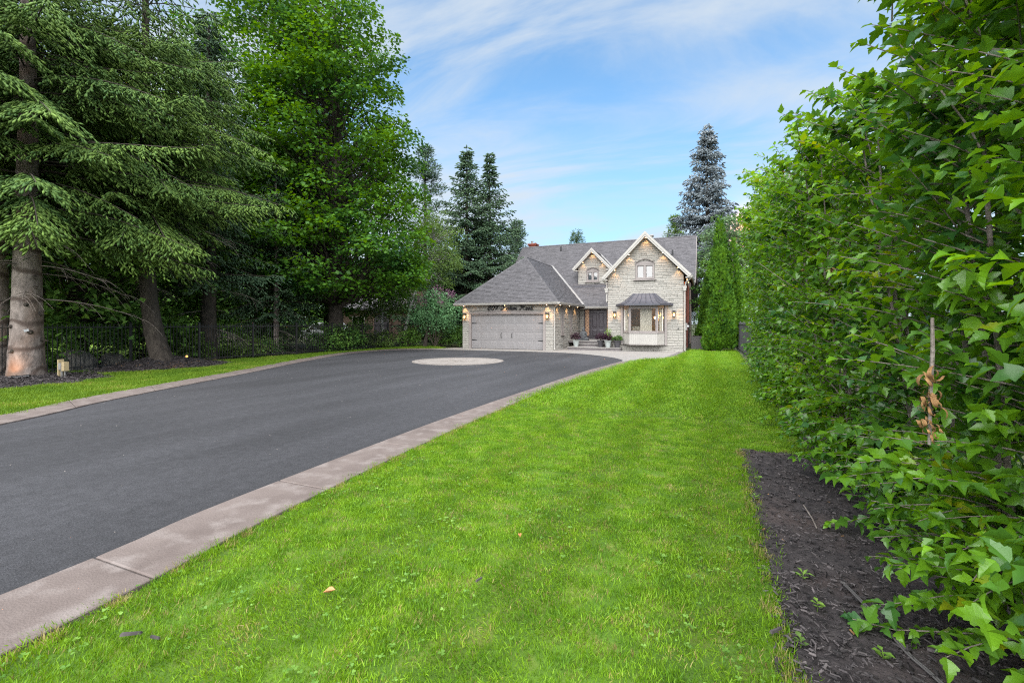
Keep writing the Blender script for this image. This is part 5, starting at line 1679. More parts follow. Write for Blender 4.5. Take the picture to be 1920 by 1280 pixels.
# conifers and broadleaf trees round the house
def far_spruce(x, y, H, R, z0, seed, mat, lab, name='spruce_tree', **k):
    o = thing(name, lab, 'tree', (x, y, 0))
    trunk(o, [(x, y, -.1), (x, y, H * .4), (x, y, H)], [H * .018, H * .012, .02], M['bark_dark'], 8, seed)
    kw = dict(dz=.55, nb=7, shoot_sp=.26, twig_sp=.15, tl=.38, tw=.13, hang=.45, droop=.30, tip=.22, s0=.02, power=1.05, limb_r=.05, gaps=.06)
    kw.update(k)
    spruce(o, (x, y), H, z0, R, seed, mat=mat, **kw)
    return o
far_spruce(-19.3, 35.3, 17.0, 6.8, 1.0, 71, 'needle_dark', 'left and taller of the twin dark spruces left of the house')
far_spruce(-17.9, 37.0, 16.6, 6.2, 1.0, 72, 'needle_dark', 'right one of the twin dark spruces, close to the house roof')
far_spruce(.2, 54.4, 23.0, 5.2, 3.0, 73, 'needle_blue', 'tall silvery blue spruce rising behind the right end of the roof', 'blue_spruce', hang=.8, dz=.65, tl=.5, tw=.18, power=.72)
for i, (x, y, H, R, lab, m) in enumerate(((-25.6, 38.2, 19.0, 3.6, 'loose grey green pine behind the right edge of the maple', 'needle_dark'), (-21.0, 50.6, 13.8, 2.6, 'pine behind the left end of the house roof', 'needle_dark'),
                                          (-17.0, 64, 14.6, 2.2, 'small tree top showing over the middle of the roof ridge', 'needle_dark'), (-3.6, 63.6, 15.6, 2.0, 'golden lit young pine behind the roof left of the blue spruce', 'needle'))):
    o = thing('pine_tree', lab, 'tree', (x, y, 0))
    trunk(o, [(x, y, -.1), (x, y, H * .5), (x, y, H * .97)], [.26, .18, .04], M['bark_dark'], 8, 80 + i)
    r = np.random.default_rng(90 + i); c = []
    for k in range(150):
        f = r.random() ** .8; z = H * (.25 + .75 * f); a = r.uniform(0, 6.28); rr = R * (1 - f) ** .55 * r.uniform(.25, 1)
        c.append((x + rr * math.cos(a), y + rr * math.sin(a), z, .55 * r.uniform(.6, 1.2)))
    leafy(o, np.array(c), 36, .40, m, 95 + i, T_TWIG, flat_=.6, droop=-.5, width=.2, skirts=-.2, limb_from=lambda q, x=x, y=y: (x, y, q[2] - .3), limb_r=.04)

# weeping birches left of the garage
for i, (x0, y0, x1, y1, zt, cz, rr, rz, lab) in enumerate(((-20.2, 27.2, -18.3, 28.4, 7.4, 7.2, 2.2, 2.9, 'pale birch with a leaning white trunk between the maple and the twin spruces'),
                                                          (-21.3, 26.4, -21.4, 26.5, 6.4, 4.1, 2.7, 2.5, 'small weeping birch with a thin white trunk in front of the neighbouring house'))):
    o = thing('birch_tree', lab, 'tree', (x0, y0, 0))
    trunk(o, [(x0, y0, -.1), ((x0 * .6 + x1 * .4), y0, zt * .4), (x1, y1, zt)], [.15, .11, .04], M['bark_birch'], 10, 100 + i, .03)
    c = shell(140, x1, y1, cz, rr, rr, rz, .65, 110 + i, .3, 1.3)
    leafy(o, c, 60, .14, 'birch_leaf', 120 + i, flat_=.7, droop=.9, skirts=.7, limb_from=lambda q, x1=x1, y1=y1, zt=zt: (x1, y1, min(zt, max(2.5, q[2] + .3))), limb_r=.025, barkm='bark_birch')

# smoke bush with pink plumes beside the garage
sb = bush('smoke_bush', 'airy green smoke bush with pink plumes beside the garage', 'shrub', -16.9, 26.4, 1.75, 1.5, 90, .13, 'smoke_leaf', 300, z=1.0, per=60, rc=.5)
r = np.random.default_rng(5)
c = shell(15, -16.6, 26.3, 3.0, 1.5, 1.5, 1.0, .3, 303, .8, 2.9)
leafy(sb, c, 50, .09, 'plume', 304, flat_=1.0, droop=-.6, name='plume')
MB().tube([(-17.6, 26.2, -.1), (-17.45, 26.25, .8), (-17.1, 26.3, 1.8)], [.16, .12, .08], 9).build('trunk', M['bark_dark'], sb)

# right of the house
for i, (x, y, H, R, z0, m, sz, lab, n) in enumerate(((2.6, 42.5, 11.2, 3.2, 2.2, 'pale_leaf', .22, 'soft grey green tree behind the arborvitae', 170), (.35, 36.0, 6.4, 1.15, .8, 'bg_leaf', .16, 'dark narrow tree beside the far end of the brick wall', 60),
                                                    (7.5, 52, 13.0, 4.6, 2.0, 'bg_leaf', .3, 'leafy tree far behind the hedge glowing with low sun', 120), (3.6, 37.5, 6.0, 1.8, 1.0, 'bg_leaf', .2, 'dark leafy tree between arborvitae and hedge end', 70))):
    o = thing('leafy_tree', lab, 'tree', (x, y, 0))
    trunk(o, [(x, y, -.1), (x, y, H * .4), (x, y, H * .85)], [.2, .14, .04], M['bark_dark'], 9, 130 + i)
    c = shell(n, x, y, (H + z0) / 2, R, R, (H - z0) / 2, .75 if i != 1 else .4, 140 + i, .4)
    leafy(o, c, 70, sz, m, 150 + i, flat_=.5, skirts=.45, limb_from=lambda q, x=x, y=y, z0=z0: (x, y, max(z0 * .7, q[2] - 1.0)), limb_r=.035)

T_FAN = ([(0, 0, 0), (.35, .38, .05), (.75, .5, .12), (1.0, .16, .0), (1.0, -.16, 0), (.75, -.5, .12), (.35, -.38, .05), (.5, 0, -.12)],
         [(0, 7, 1), (1, 7, 2), (2, 7, 3), (3, 7, 4), (4, 7, 5), (5, 7, 6), (6, 7, 0)])
def arborvitae(x, y, H, R, seed, lab, n):
    o = thing('arborvitae', lab, 'tree', (x, y, 0), 'arborvitae right of the house')
    r = np.random.default_rng(seed)
    f = 1 - np.sqrt(r.random(n)) * .985; a = r.uniform(0, 6.283, n)
    z = .12 + f * (H - .2)
    prof = R * np.minimum(1.0, (1 - f) ** .75 * 1.15) * np.minimum(1, .62 + f * 3.0)
    lump = 1 + .22 * np.sin(a * 3 + z * 2.1 + seed) + .12 * np.sin(a * 5 - z * 3.7 + seed * 2) + .08 * np.sin(z * 7 + a * 2)
    q = prof * lump * (1 - .38 * r.random(n) ** 2.2)
    P = np.stack([x + q * np.cos(a), y + q * np.sin(a), z], 1)
    D = np.stack([np.cos(a) * .55, np.sin(a) * .55, r.uniform(.5, 1.1, n)], 1) + r.normal(0, .2, (n, 3))
    s = r.uniform(.11, .21, n)
    tag(scatter_mesh('crown', *T_FAN, P, D, r.uniform(-1.6, 1.6, n), s, s * .7, M['thuja'], o), kind='stuff')
    trunk(o, [(x, y, -.1), (x, y, 1.0), (x, y, H * .9)], [.11, .09, .02], M['bark_grey'], 8, seed)
arborvitae(.80, 29.3, 8.0, .80, 1, 'tallest arborvitae at the back of the group', 9000)
arborvitae(.80, 27.6, 6.0, .70, 2, 'arborvitae in the middle front of the group with bare stems low down', 6800)
arborvitae(1.48, 29.3, 6.7, .62, 3, 'arborvitae at the right of the group close to the hedge', 4800)
arborvitae(.16, 29.6, 4.7, .55, 4, 'arborvitae at the left of the group behind the air conditioner', 4500)
arborvitae(.42, 27.15, 2.5, .50, 5, 'short bushy arborvitae at the front of the group', 3000)
mbq = MB()

# ------------------------------------------------------------------ the hedge of tall flowering shrubs on the right
def leaf_template(half, fold=.28, curve=.22):
    """lobed leaf along +x, folded on its midrib and arched downwards"""
    v, f = [], []
    n = len(half)
    zc = lambda x, y: fold * abs(y) - curve * x * x
    for x, y in half: v.append((x, 0.0, zc(x, 0) * 1.6))
    for sgn in (1, -1):
        b = len(v)
        for x, y in half[1:-1]: v.append((x + .04 * (sgn > 0), sgn * y, zc(x, y)))
        for i in range(n - 1):
            m0, m1 = i, i + 1
            o0, o1 = (b + i - 1 if i > 0 else None), (b + i if i + 1 < n - 1 else None)
            q = [m0, m1] + ([o1] if o1 is not None else []) + ([o0] if o0 is not None else [])
            f.append(tuple(q if sgn < 0 else q[::-1]))
    return v, f


LEAF_HI = leaf_template([(0, 0), (.03, .012), (.10, .17), (.24, .31), (.40, .46), (.49, .41), (.50, .29), (.64, .30), (.66, .21), (.82, .15), (1.0, 0)])
LEAF_MID = leaf_template([(0, 0), (.10, .20), (.42, .50), (.50, .25), (.66, .27), (1.0, 0)])
LEAF_LO = leaf_template([(0, 0), (.30, .42), (.62, .28), (1.0, 0)])
leaf_mesh = []
for k, cv in enumerate((.12, .26, .42)):
    v, f = leaf_template([(0, 0), (.03, .012), (.10, .17), (.24, .31), (.40, .46), (.49, .41), (.50, .29), (.64, .30), (.66, .21), (.82, .15), (1.0, 0)], .2 + .1 * k, cv)
    me = bpy.data.meshes.new('leaf'); me.from_pydata(v, [], f); me.materials.append(M['hedge_leaf']); leaf_mesh.append(me)
CAM = np.array([0, 0, 1.6])
right_v = np.array([math.cos(R_(23)), math.sin(R_(23)), 0]); fwd = np.array([-math.sin(R_(23)), math.cos(R_(23)), 0])


def hedge_shrub(i, x, y, H, lab):
    r = np.random.default_rng(400 + i)
    o = thing('hedge_shrub', lab, 'shrub', (x, y, 0), 'tall shrubs of the hedge')
    near = y < 5.6
    K = 8; t = np.linspace(0, 1, K)
    stems, srad = [], []
    n_st = 9
    for k in range(n_st):
        a = k * 6.283 / n_st + r.normal(0, .3); sp = r.uniform(.2, .55)
        top = H * r.uniform(.72, 1.0)
        w = r.normal(0, .05, 2)
        P = np.stack([x + .10 * math.cos(a) + sp * math.cos(a) * t ** .8 + w[0] * np.sin(t * 5), y + .10 * math.sin(a) + sp * math.sin(a) * t ** .8 + w[1] * np.sin(t * 4), top * t], 1)
        stems.append(P); srad.append(np.linspace(.017, .005, K) * r.uniform(.75, 1.25))
    for P, R0 in zip(stems, srad):
        tubes_np('stem', [P], [R0], M['bark_grey'], o, 7)
    TP, TR, LP, LD, LS = [], [], [], [], []
    n_tw = int((140 if near else 112) * H)
    kk = np.linspace(0, 1, 5)
    for q in range(n_tw):
        P0 = stems[r.integers(n_st)]
        z = .22 + (H * 1.0 - .22) * r.random() ** .92
        tt = np.clip(z / P0[-1, 2], 0.05, 1)
        b = np.array([np.interp(tt, t, P0[:, c]) for c in range(3)])
        a = r.uniform(0, 6.283)
        if r.random() < .35: a = math.pi + r.normal(0, .9)        # more growth towards the open lawn
        f = b[2] / H
        ln = r.uniform(.30, .80) * (1 - .35 * f ** 3)
        if b[2] < .7: ln *= .75
        up = r.uniform(.05, .75) + .5 * f - (.35 if b[2] < 1.0 else 0)
        d = np.array([math.cos(a), math.sin(a), up]); d /= np.linalg.norm(d)
        sag = r.uniform(.0, .22)
        tw = b + d * ln * kk[:, None] - np.array([0, 0, 1]) * sag * ln * kk[:, None] ** 2
        tw[:, 2] = np.maximum(tw[:, 2], .05)
        TP.append(tw); TR.append(np.linspace(.0055, .002, 5))
        m = int(ln / .032) + 2
        s = np.linspace(.08, 1.0, m)
        pos = np.stack([np.interp(s, kk, tw[:, c]) for c in range(3)], 1)
        ph = r.uniform(0, 6.28) + np.arange(m) * 2.4
        side = np.cross(d, [0, 0, 1.0]); side /= np.linalg.norm(side) + 1e-9
        upv = np.cross(side, d)
        D = d * .55 + side * np.cos(ph)[:, None] + upv * np.sin(ph)[:, None] * .55 + r.normal(0, .22, (m, 3))
        D[:, 2] -= .18
        LP.append(pos); LD.append(D); LS.append(r.uniform(.05, .108 if near else .110, m) * (1.0 - .25 * (s > .9)))
    # low shoots hanging out over the bed
    for q in range(34):
        P0 = stems[r.integers(n_st)]; b = np.array([P0[1, 0], P0[1, 1], r.uniform(.15, .9)]); ln = r.uniform(.35, .7)
        a = math.pi + r.normal(0, .75); d = np.array([math.cos(a), math.sin(a), r.uniform(-.15, .5)]); d /= np.linalg.norm(d)
        tw = b + d * ln * kk[:, None] - np.array([0, 0, .22]) * ln * kk[:, None] ** 2; tw[:, 2] = np.maximum(tw[:, 2], .06)
        TP.append(tw); TR.append(np.linspace(.006, .002, 5))
        m = int(ln / .032) + 2; s = np.linspace(.3, 1, m); pos = np.stack([np.interp(s, kk, tw[:, c]) for c in range(3)], 1); ph = np.arange(m) * 2.4 + q
        D = d * .5 + np.stack([np.cos(ph) * .6, np.sin(ph), np.full(m, -.1)], 1) + r.normal(0, .2, (m, 3))
        LP.append(pos); LD.append(D); LS.append(r.uniform(.06, .12, m))
    # bare grey boughs reaching out through the leaves
    for q in range(9 if near else 4):
        P0 = stems[r.integers(n_st)]; tt = r.uniform(.1, .7); b = np.array([np.interp(tt, t, P0[:, c]) for c in range(3)])
        a = math.pi + r.normal(0, 1.0); ln = r.uniform(.6, 1.15)
        d = np.array([math.cos(a) * .75, math.sin(a) * .75, r.uniform(.6, 1.5)]); d /= np.linalg.norm(d)
        tw = b + d * ln * kk[:, None] + r.normal(0, .05, (5, 3)) * kk[:, None]
        TP.append(tw); TR.append(np.linspace(.009, .003, 5) * r.uniform(.7, 1.2))
        m = 22; s = np.linspace(.3, 1, m); pos = b + d * (ln * s)[:, None]; ph = np.arange(m) * 2.4
        LP.append(pos); LD.append(np.stack([np.cos(ph), np.sin(ph), np.full(m, .1)], 1) + d * .6); LS.append(r.uniform(.06, .11, m))
    # upright tip shoots
    for q in range(26):
        P0 = stems[r.integers(n_st)]; b = P0[-1] + np.array([r.normal(0, .12), r.normal(0, .12), -.15])
        ln = r.uniform(.2, .5); d = np.array([r.normal(0, .3), r.normal(0, .3), 1]); d /= np.linalg.norm(d)
        tw = b + d * ln * kk[:, None]
        TP.append(tw); TR.append(np.linspace(.005, .0015, 5))
        m = int(ln / .04) + 2; s = np.linspace(.1, 1, m)
        pos = b + d * (ln * s)[:, None]; ph = np.arange(m) * 2.4 + r.uniform(0, 6)
        D = np.stack([np.cos(ph), np.sin(ph), np.full(m, .55)], 1) + r.normal(0, .2, (m, 3))
        LP.append(pos); LD.append(D); LS.append(r.uniform(.04, .085, m))
    far_ok = [j for j, q in enumerate(TP) if ((q - CAM) @ fwd).min() > 1.45 or abs((q[0] - CAM) @ right_v) > 2.2]
    TP, TR = [TP[j] for j in far_ok], [TR[j] for j in far_ok]
    tag(tubes_np('twig', TP, TR, M['bark_grey'], o, 4), kind='stuff')
    P, D, S = np.concatenate(LP), np.concatenate(LD), np.concatenate(LS)
    roll = r.normal(0, .55, len(P))
    P[:, 2] = np.maximum(P[:, 2], .05)
    q = P - CAM; dep = q @ fwd; sx = (q @ right_v) / np.maximum(dep, .05); sz = q[:, 2] / np.maximum(dep, .05)
    ok = np.ones(len(P), bool)
    ok &= ~((dep < 1.3) & (np.abs(sx) < 1.4))                    # nothing grows right into the lens
    P, D, S, roll, dep, sx, sz = P[ok], D[ok], S[ok], roll[ok], dep[ok], sx[ok], sz[ok]
    single = np.zeros(len(P), bool)
    if near:
        vis = (np.abs(sx) < 1.1) & (sz < .70) & (sz > -.78) & (dep > .5)
        # the leaves nearest the lawn show largest
        score = np.where(vis, S / np.maximum(dep, .3) * (1.4 - np.clip(P[:, 0] - .6, 0, 1.2)), 0)
        pick = np.argsort(-score)[:300]
        single[pick[score[pick] > 0]] = True
        Dn = D / np.linalg.norm(D, axis=1, keepdims=True)
        for j in np.where(single)[0]:
            X = Vector(Dn[j]); Y = Vector((0, 0, 1)).cross(X)
            Y = Y.normalized() if Y.length > 1e-3 else Vector((0, 1, 0))
            Z = X.cross(Y); c, s = math.cos(roll[j]), math.sin(roll[j])
            Y2, Z2 = Y * c + Z * s, Z * c - Y * s
            L_ = float(S[j]); W = L_ * .80
            ob = link('leaf', leaf_mesh[int(r.integers(3))], None, o)
            lo = P[j] - ORG[o.name]
            ob.matrix_basis = Matrix(((X[0] * L_, Y2[0] * W, Z2[0] * W, lo[0]), (X[1] * L_, Y2[1] * W, Z2[1] * W, lo[1]), (X[2] * L_, Y2[2] * W, Z2[2] * W, lo[2]), (0, 0, 0, 1)))
    k = ~single
    T = LEAF_MID if near else LEAF_LO
    sc_ = 1.0 if y < 9 else 1.12
    if near:                                 # leaves deep inside the shrub need less outline
        q = k & (P[:, 0] > x - .12)
        tag(scatter_mesh('inner_foliage', *LEAF_LO, P[q], D[q], roll[q], S[q], S[q] * .8, M['hedge_leaf'], o), kind='stuff')
        k = k & ~q
    tag(scatter_mesh('foliage', *T, P[k], D[k], roll[k], S[k] * sc_, S[k] * .78 * sc_, M['hedge_leaf'], o), kind='stuff')
    # spent flower heads
    pk = r.choice(len(TP), 6, replace=False)
    for j in pk:
        e = TP[j][-1]
        n = 9
        D2 = r.normal(0, 1, (n, 3)); D2[:, 2] -= .3
        scatter_mesh('seed_head', *LEAF_LO, np.tile(e, (n, 1)), D2, r.uniform(-1, 1, n), .028, .02, M['dry_petal'], o)


HEDGE = [(1.62, 1.75, 3.8), (1.50, 2.95, 3.8), (1.58, 4.15, 3.65), (1.52, 5.35, 3.6), (1.62, 6.6, 3.75), (1.56, 7.8, 4.0), (1.6, 9.0, 4.3), (1.60, 10.3, 4.6), (1.68, 11.6, 4.9), (1.72, 12.9, 5.15), (1.80, 14.2, 5.35), (1.88, 15.5, 5.2)]
ordn = ['nearest shrub of the hedge, cut off by the right edge of the picture', 'second shrub of the hedge counted from the camera, beside the hanging dried bloom', 'third shrub of the hedge counted from the camera, above the mulch bed', 'fourth shrub of the hedge, at the far corner of the mulch bed',
        'fifth hedge shrub, first one standing straight in the lawn edge', 'sixth hedge shrub counted from the camera', 'seventh hedge shrub, halfway along the hedge', 'eighth hedge shrub counted from the camera', 'ninth hedge shrub counted from the camera',
        'third hedge shrub counted from the far end', 'last hedge shrub but one at the far end, tallest of the row', 'last shrub at the far end of the hedge near the arborvitae']
for i, (x, y, H) in enumerate(HEDGE):
    hedge_shrub(i, x, y, H, ordn[i])

# dried bloom hanging on a broken stalk in front of the hedge
db = thing('dried_bloom', 'hanging curl of dried brown petals on a broken grey stalk in the near hedge', 'dried flower', (.76, 2.12, 1.2))
MB().tube([(.76, 2.12, 1.62), (.762, 2.122, 1.5), (.755, 2.12, 1.35), (.75, 2.115, 1.16)], [.005, .0065, .0065, .005], 7).build('stalk', M['bark_grey'], db)
r = random.Random(3)
for (cz, n, sp, ln) in ((1.40, 8, .014, .048), (1.335, 22, .022, .026), (1.305, 10, .022, .046), (1.215, 26, .022, .025)):
    for k in range(n):
        a = r.uniform(0, 6.28); c = Vector((.752 + r.gauss(0, sp * .7), 2.112 + r.gauss(0, sp * .7), cz + r.gauss(0, sp * .8)))
        m_ = MB(); ps = []
        rad = ln * r.uniform(.3, .55); tw = r.uniform(2.5, 5.0)
        ax_ = Vector((math.cos(a), math.sin(a), r.uniform(-.4, .4))).normalized(); up = Vector((0, 0, 1)); sd = ax_.cross(up).normalized()
        wd = ln * r.uniform(.08, .2)
        vs = []
        for j in range(9):
            t = j / 8; an = t * tw + a
            p = c + ax_ * (rad * math.cos(an)) + up * (rad * math.sin(an)) + sd * (t - .5) * ln * .4
            w = wd * (.4 + math.sin(math.pi * t) * .7)
            vs += [p - sd * w, p + sd * w]
        m_.add(vs, [(2 * j, 2 * j + 1, 2 * j + 3, 2 * j + 2) for j in range(8)])
        m_.build('petal', M['dry_petal'], db, smooth=True)

# ------------------------------------------------------------------ neighbour's house and car beyond the trees
nb = thing('neighbour_house', 'brick house with grey hip roofs half hidden by trees left of the garage', 'house', (-28, 36, 0))
def nbox(x0, x1, y0, y1, z0, z1, nm='wall', m='n_brick'): return MB().box(x0, x1, y0, y1, z0, z1).build(nm, M[m], nb)
nw = nbox(-34, -26.2, 36, 46, 0, 3.0); nw2 = nbox(-29.5, -23, 38, 47, 0, 5.5)
def hip(x0, x1, y0, y1, z0, z1, sd):
    w = (x1 - x0) / 2; cx = (x0 + x1) / 2
    p, q = (cx, y0 + w, z1), (cx, y1 - w, z1)
    c = [(x0, y0, z0), (x1, y0, z0), (x1, y1, z0), (x0, y1, z0)]
    if q[1] <= p[1]: p = q = (cx, (y0 + y1) / 2, z1)
    ro = MB().add(c + [p, q, (x0, y0, z0 - .18), (x1, y0, z0 - .18), (x1, y1, z0 - .18), (x0, y1, z0 - .18)],
                  [(0, 1, 4), (1, 2, 5, 4), (2, 3, 5), (3, 0, 4, 5), (0, 6, 7, 1), (1, 7, 8, 2), (2, 8, 9, 3), (3, 9, 6, 0), (6, 9, 8, 7)]).build('roof', M['roof_under'], nb)
    shingles([c[0], c[1], p], ro, (1, 0, 0), sd, M['n_roof'], .2)
    shingles([c[1], c[2], q, p], ro, (0, 1, 0), sd + 1, M['n_roof'], .2)
    MB().tube([Vector(c[1]) + Vector((0, 0, .05)), Vector(p) + Vector((0, 0, .05))], .08, 5).build('ridge_cap', M['trim'], ro)
    MB().tube([Vector(c[0]) + Vector((0, 0, .05)), Vector(p) + Vector((0, 0, .05))], .08, 5).build('ridge_cap', M['trim'], ro)
hip(-34.6, -25.6, 35.4, 46.6, 3.05, 6.3, 60); hip(-30.0, -22.5, 37.4, 47.5, 5.6, 9.2, 62)
def nwin(x0, x1, y, z0, z1):
    f = MB().box(x0, x1, y - .05, y - .002, z0, z1).build('window', M['trim'], nb)
    for k in range(2):
        a = x0 + .07 + k * (x1 - x0 - .07) / 2
        MB().box(a, a + (x1 - x0) / 2 - .1, y - .06, y - .051, z0 + .07, z1 - .07).build('pane', M['dark_glass'], f)
for q in ((-27.6, -26.4, 38, 3.4, 4.9), (-25.2, -24.0, 38, 3.4, 4.9), (-25.4, -23.8, 38, .8, 2.4), (-32.8, -31.2, 36, .8, 2.3)): nwin(*q)
ar = MB(frame_front(35.9)); ar.prism([(-29.9, 0, 0), (-28.1, 0, 0), (-28.1, 1.9, 0)] + [(-29 + .9 * math.cos(a), 1.9 + .6 * math.sin(a), 0) for a in np.linspace(.2, math.pi - .2, 9)] + [(-29.9, 1.9, 0)], (0, 0, .06))
ar.build('arched_door', M['door'], nb)
ag = MB(frame_front(35.9))
pts = [(-29 + 1.0 * math.cos(a), 1.9 + .72 * math.sin(a), 0) for a in np.linspace(0, math.pi, 13)]
ag.tube([(-28.0, 0, .05)] + pts + [(-30.0, 0, .05)], .09, 5); ag.build('door_surround', M['n_brick'], nb)

car = thing('parked_car', 'white car parked in the neighbouring drive seen through the fence below the maple', 'car', (-30.8, 30.6, 0))
cb = MB()
prof = [(-2.2, .35), (-2.25, .75), (-2.1, .98), (-1.45, 1.05), (-.85, 1.55), (-.2, 1.68), (1.3, 1.66), (1.95, 1.15), (2.2, 1.05), (2.25, .6), (2.2, .35)]
n = len(prof); vs = []
for yy, k in ((-.88, .93), (-.80, 1.0), (.80, 1.0), (.88, .93)):
    for x, z in prof: vs.append((-30.8 + x * (1 if abs(yy) < .85 else .985), 30.6 + yy * (1 if z < 1.1 else .86), .35 + (z - .35) * k))
fs = [tuple(range(n)), tuple(range(3 * n, 4 * n))[::-1]]
for j in range(3):
    for i in range(n): fs.append((j * n + i, (j + 1) * n + i, (j + 1) * n + (i + 1) % n, j * n + (i + 1) % n))
cb.add(vs, fs).build('body', M['white_paint'], car)
for (a0, a1, a2, a3) in ((-1.15, -.75, -.1, -.1), (.0, .0, .7, .7), (.8, .8, 1.25, 1.6)):
    for s in (-1, 1):
        y0 = 30.6 + s * .89; y1 = 30.6 + s * .785
        MB().hexa([(-30.8 + a0, y0, 1.08), (-30.8 + a3, y0, 1.08), (-30.8 + a3, y0 - s * .05, 1.08), (-30.8 + a0, y0 - s * .05, 1.08), (-30.8 + a1, y1, 1.52), (-30.8 + a2, y1, 1.52), (-30.8 + a2, y1 - s * .05, 1.52), (-30.8 + a1, y1 - s * .05, 1.52)]).build('side_window', M['dark_glass'], car)
MB().hexa([(-30.8 - 1.47, 29.95, 1.08), (-30.8 - 1.44, 29.95, 1.08), (-30.8 - 1.44, 31.25, 1.08), (-30.8 - 1.47, 31.25, 1.08), (-30.8 - .92, 30.05, 1.52), (-30.8 - .89, 30.05, 1.52), (-30.8 - .89, 31.15, 1.52), (-30.8 - .92, 31.15, 1.52)]).build('windscreen', M['dark_glass'], car)
for x in (-1.4, 1.4):
    for s in (-1, 1):
        m_ = MB(); m_.tube([(-30.8 + x, 30.6 + s * .70, .34), (-30.8 + x, 30.6 + s * .90, .34)], [.34, .34], 16); wh = m_.build('wheel', M['tyre'], car)
        m_ = MB(); m_.tube([(-30.8 + x, 30.6 + s * .85, .34), (-30.8 + x, 30.6 + s * .91, .34)], [.21, .19], 12); m_.build('rim', M['grey_metal'], wh)
for s in (-1, 1):
    MB().box(-33.07, -33.0, 30.6 + s * .6 - .15, 30.6 + s * .6 + .15, .72, .88).build('headlight', M['glass'], car)
MB().box(-33.075, -33.03, 30.3, 30.9, .5, .66).build('grille', M['iron'], car)

# ------------------------------------------------------------------ ground stuff: grass, clover, mulch chips, litter
def tuft_source(name, n, seed, mat, h=(.014, .038), spread=.11, w=.0038):
    r = np.random.default_rng(seed)
    a = r.uniform(0, 6.283, n); rr = spread * np.sqrt(r.random(n))
    P = np.stack([rr * np.cos(a), rr * np.sin(a), np.zeros(n)], 1)
    D = np.stack([r.normal(0, .42, n), r.normal(0, .42, n), np.ones(n)], 1)
    T = ([(0, .5, 0), (0, -.5, 0), (.55, .42, .6), (.55, -.42, .6), (1, 0, 2.6)], [(0, 1, 3, 2), (2, 3, 4)])
    D = D / np.linalg.norm(D, axis=1, keepdims=True)
    tmp = scatter_mesh(name, *T, P, D, r.uniform(0, 6.28, n), r.uniform(*h, n), w, mat, None, up=(1, 0, 0))
    me = tmp.data
    bpy.data.objects.remove(tmp)
    return bpy.data.objects.new(name, me)      # not linked: only the source the blades are copied from


def instanced(name, pts, sources, mat, scale, seed, kind='stuff', mow=0.0):
    """one object whose points carry the tufts (geometry nodes)"""
    r = np.random.default_rng(seed)
    me = bpy.data.meshes.new(name)
    me.vertices.add(len(pts)); me.vertices.foreach_set('co', np.ascontiguousarray(pts, np.float32).ravel())
    at = me.attributes.new('size', 'FLOAT', 'POINT'); at.data.foreach_set('value', r.uniform(scale[0], scale[1], len(pts)).astype(np.float32))
    at = me.attributes.new('turn', 'FLOAT_VECTOR', 'POINT')
    rot = np.zeros((len(pts), 3), np.float32); rot[:, 2] = r.uniform(0, 6.283, len(pts)); rot[:, 0] = r.normal(0, .06, len(pts)); rot[:, 1] = r.normal(0, .06, len(pts))
    if mow:                                  # the mower lays every other pass over the other way
        rot[:, 2] = r.normal(0, .5, len(pts)); rot[:, 0] += mow * np.where(np.sin(2 * np.pi * pts[:, 0] / 1.15 + .6) > 0, 1, -1)
    at.data.foreach_set('vector', rot.ravel())
    at = me.attributes.new('pick', 'INT', 'POINT'); at.data.foreach_set('value', r.integers(0, len(sources), len(pts)).astype(np.int32))
    me.update()
    o = link(name, me, mat)
    ng = bpy.data.node_groups.new(name, 'GeometryNodeTree')
    ng.interface.new_socket(name='Geometry', in_out='INPUT', socket_type='NodeSocketGeometry')
    ng.interface.new_socket(name='Geometry', in_out='OUTPUT', socket_type='NodeSocketGeometry')
    N, L = ng.nodes.new, ng.links.new
    gi, go = N('NodeGroupInput'), N('NodeGroupOutput')
    g2i = N('GeometryNodeGeometryToInstance')
    for s in reversed(sources):
        oi = N('GeometryNodeObjectInfo'); oi.inputs['Object'].default_value = s; oi.inputs['As Instance'].default_value = True
        L(oi.outputs['Geometry'], g2i.inputs[0])
    def attr(nm, ty):
        n = N('GeometryNodeInputNamedAttribute'); n.data_type = ty; n.inputs['Name'].default_value = nm
        return n.outputs['Attribute']
    iop = N('GeometryNodeInstanceOnPoints'); iop.inputs['Pick Instance'].default_value = True
    L(gi.outputs[0], iop.inputs['Points'])
    jg = N('GeometryNodeJoinGeometry')
    for n in [n for n in ng.nodes if n.type == 'OBJECT_INFO']: L(n.outputs['Geometry'], jg.inputs[0])
    ng.nodes.remove(g2i)
    L(jg.outputs[0], iop.inputs['Instance'])
    L(attr('pick', 'INT'), iop.inputs['Instance Index'])
    e2r = N('FunctionNodeEulerToRotation'); L(attr('turn', 'FLOAT_VECTOR'), e2r.inputs[0])
    L(e2r.outputs[0], iop.inputs['Rotation'])
    L(attr('size', 'FLOAT'), iop.inputs['Scale'])
    L(iop.outputs[0], go.inputs[0])
    md_ = o.modifiers.new('grow', 'NODES'); md_.node_group = ng
    return tag(o, kind=kind)


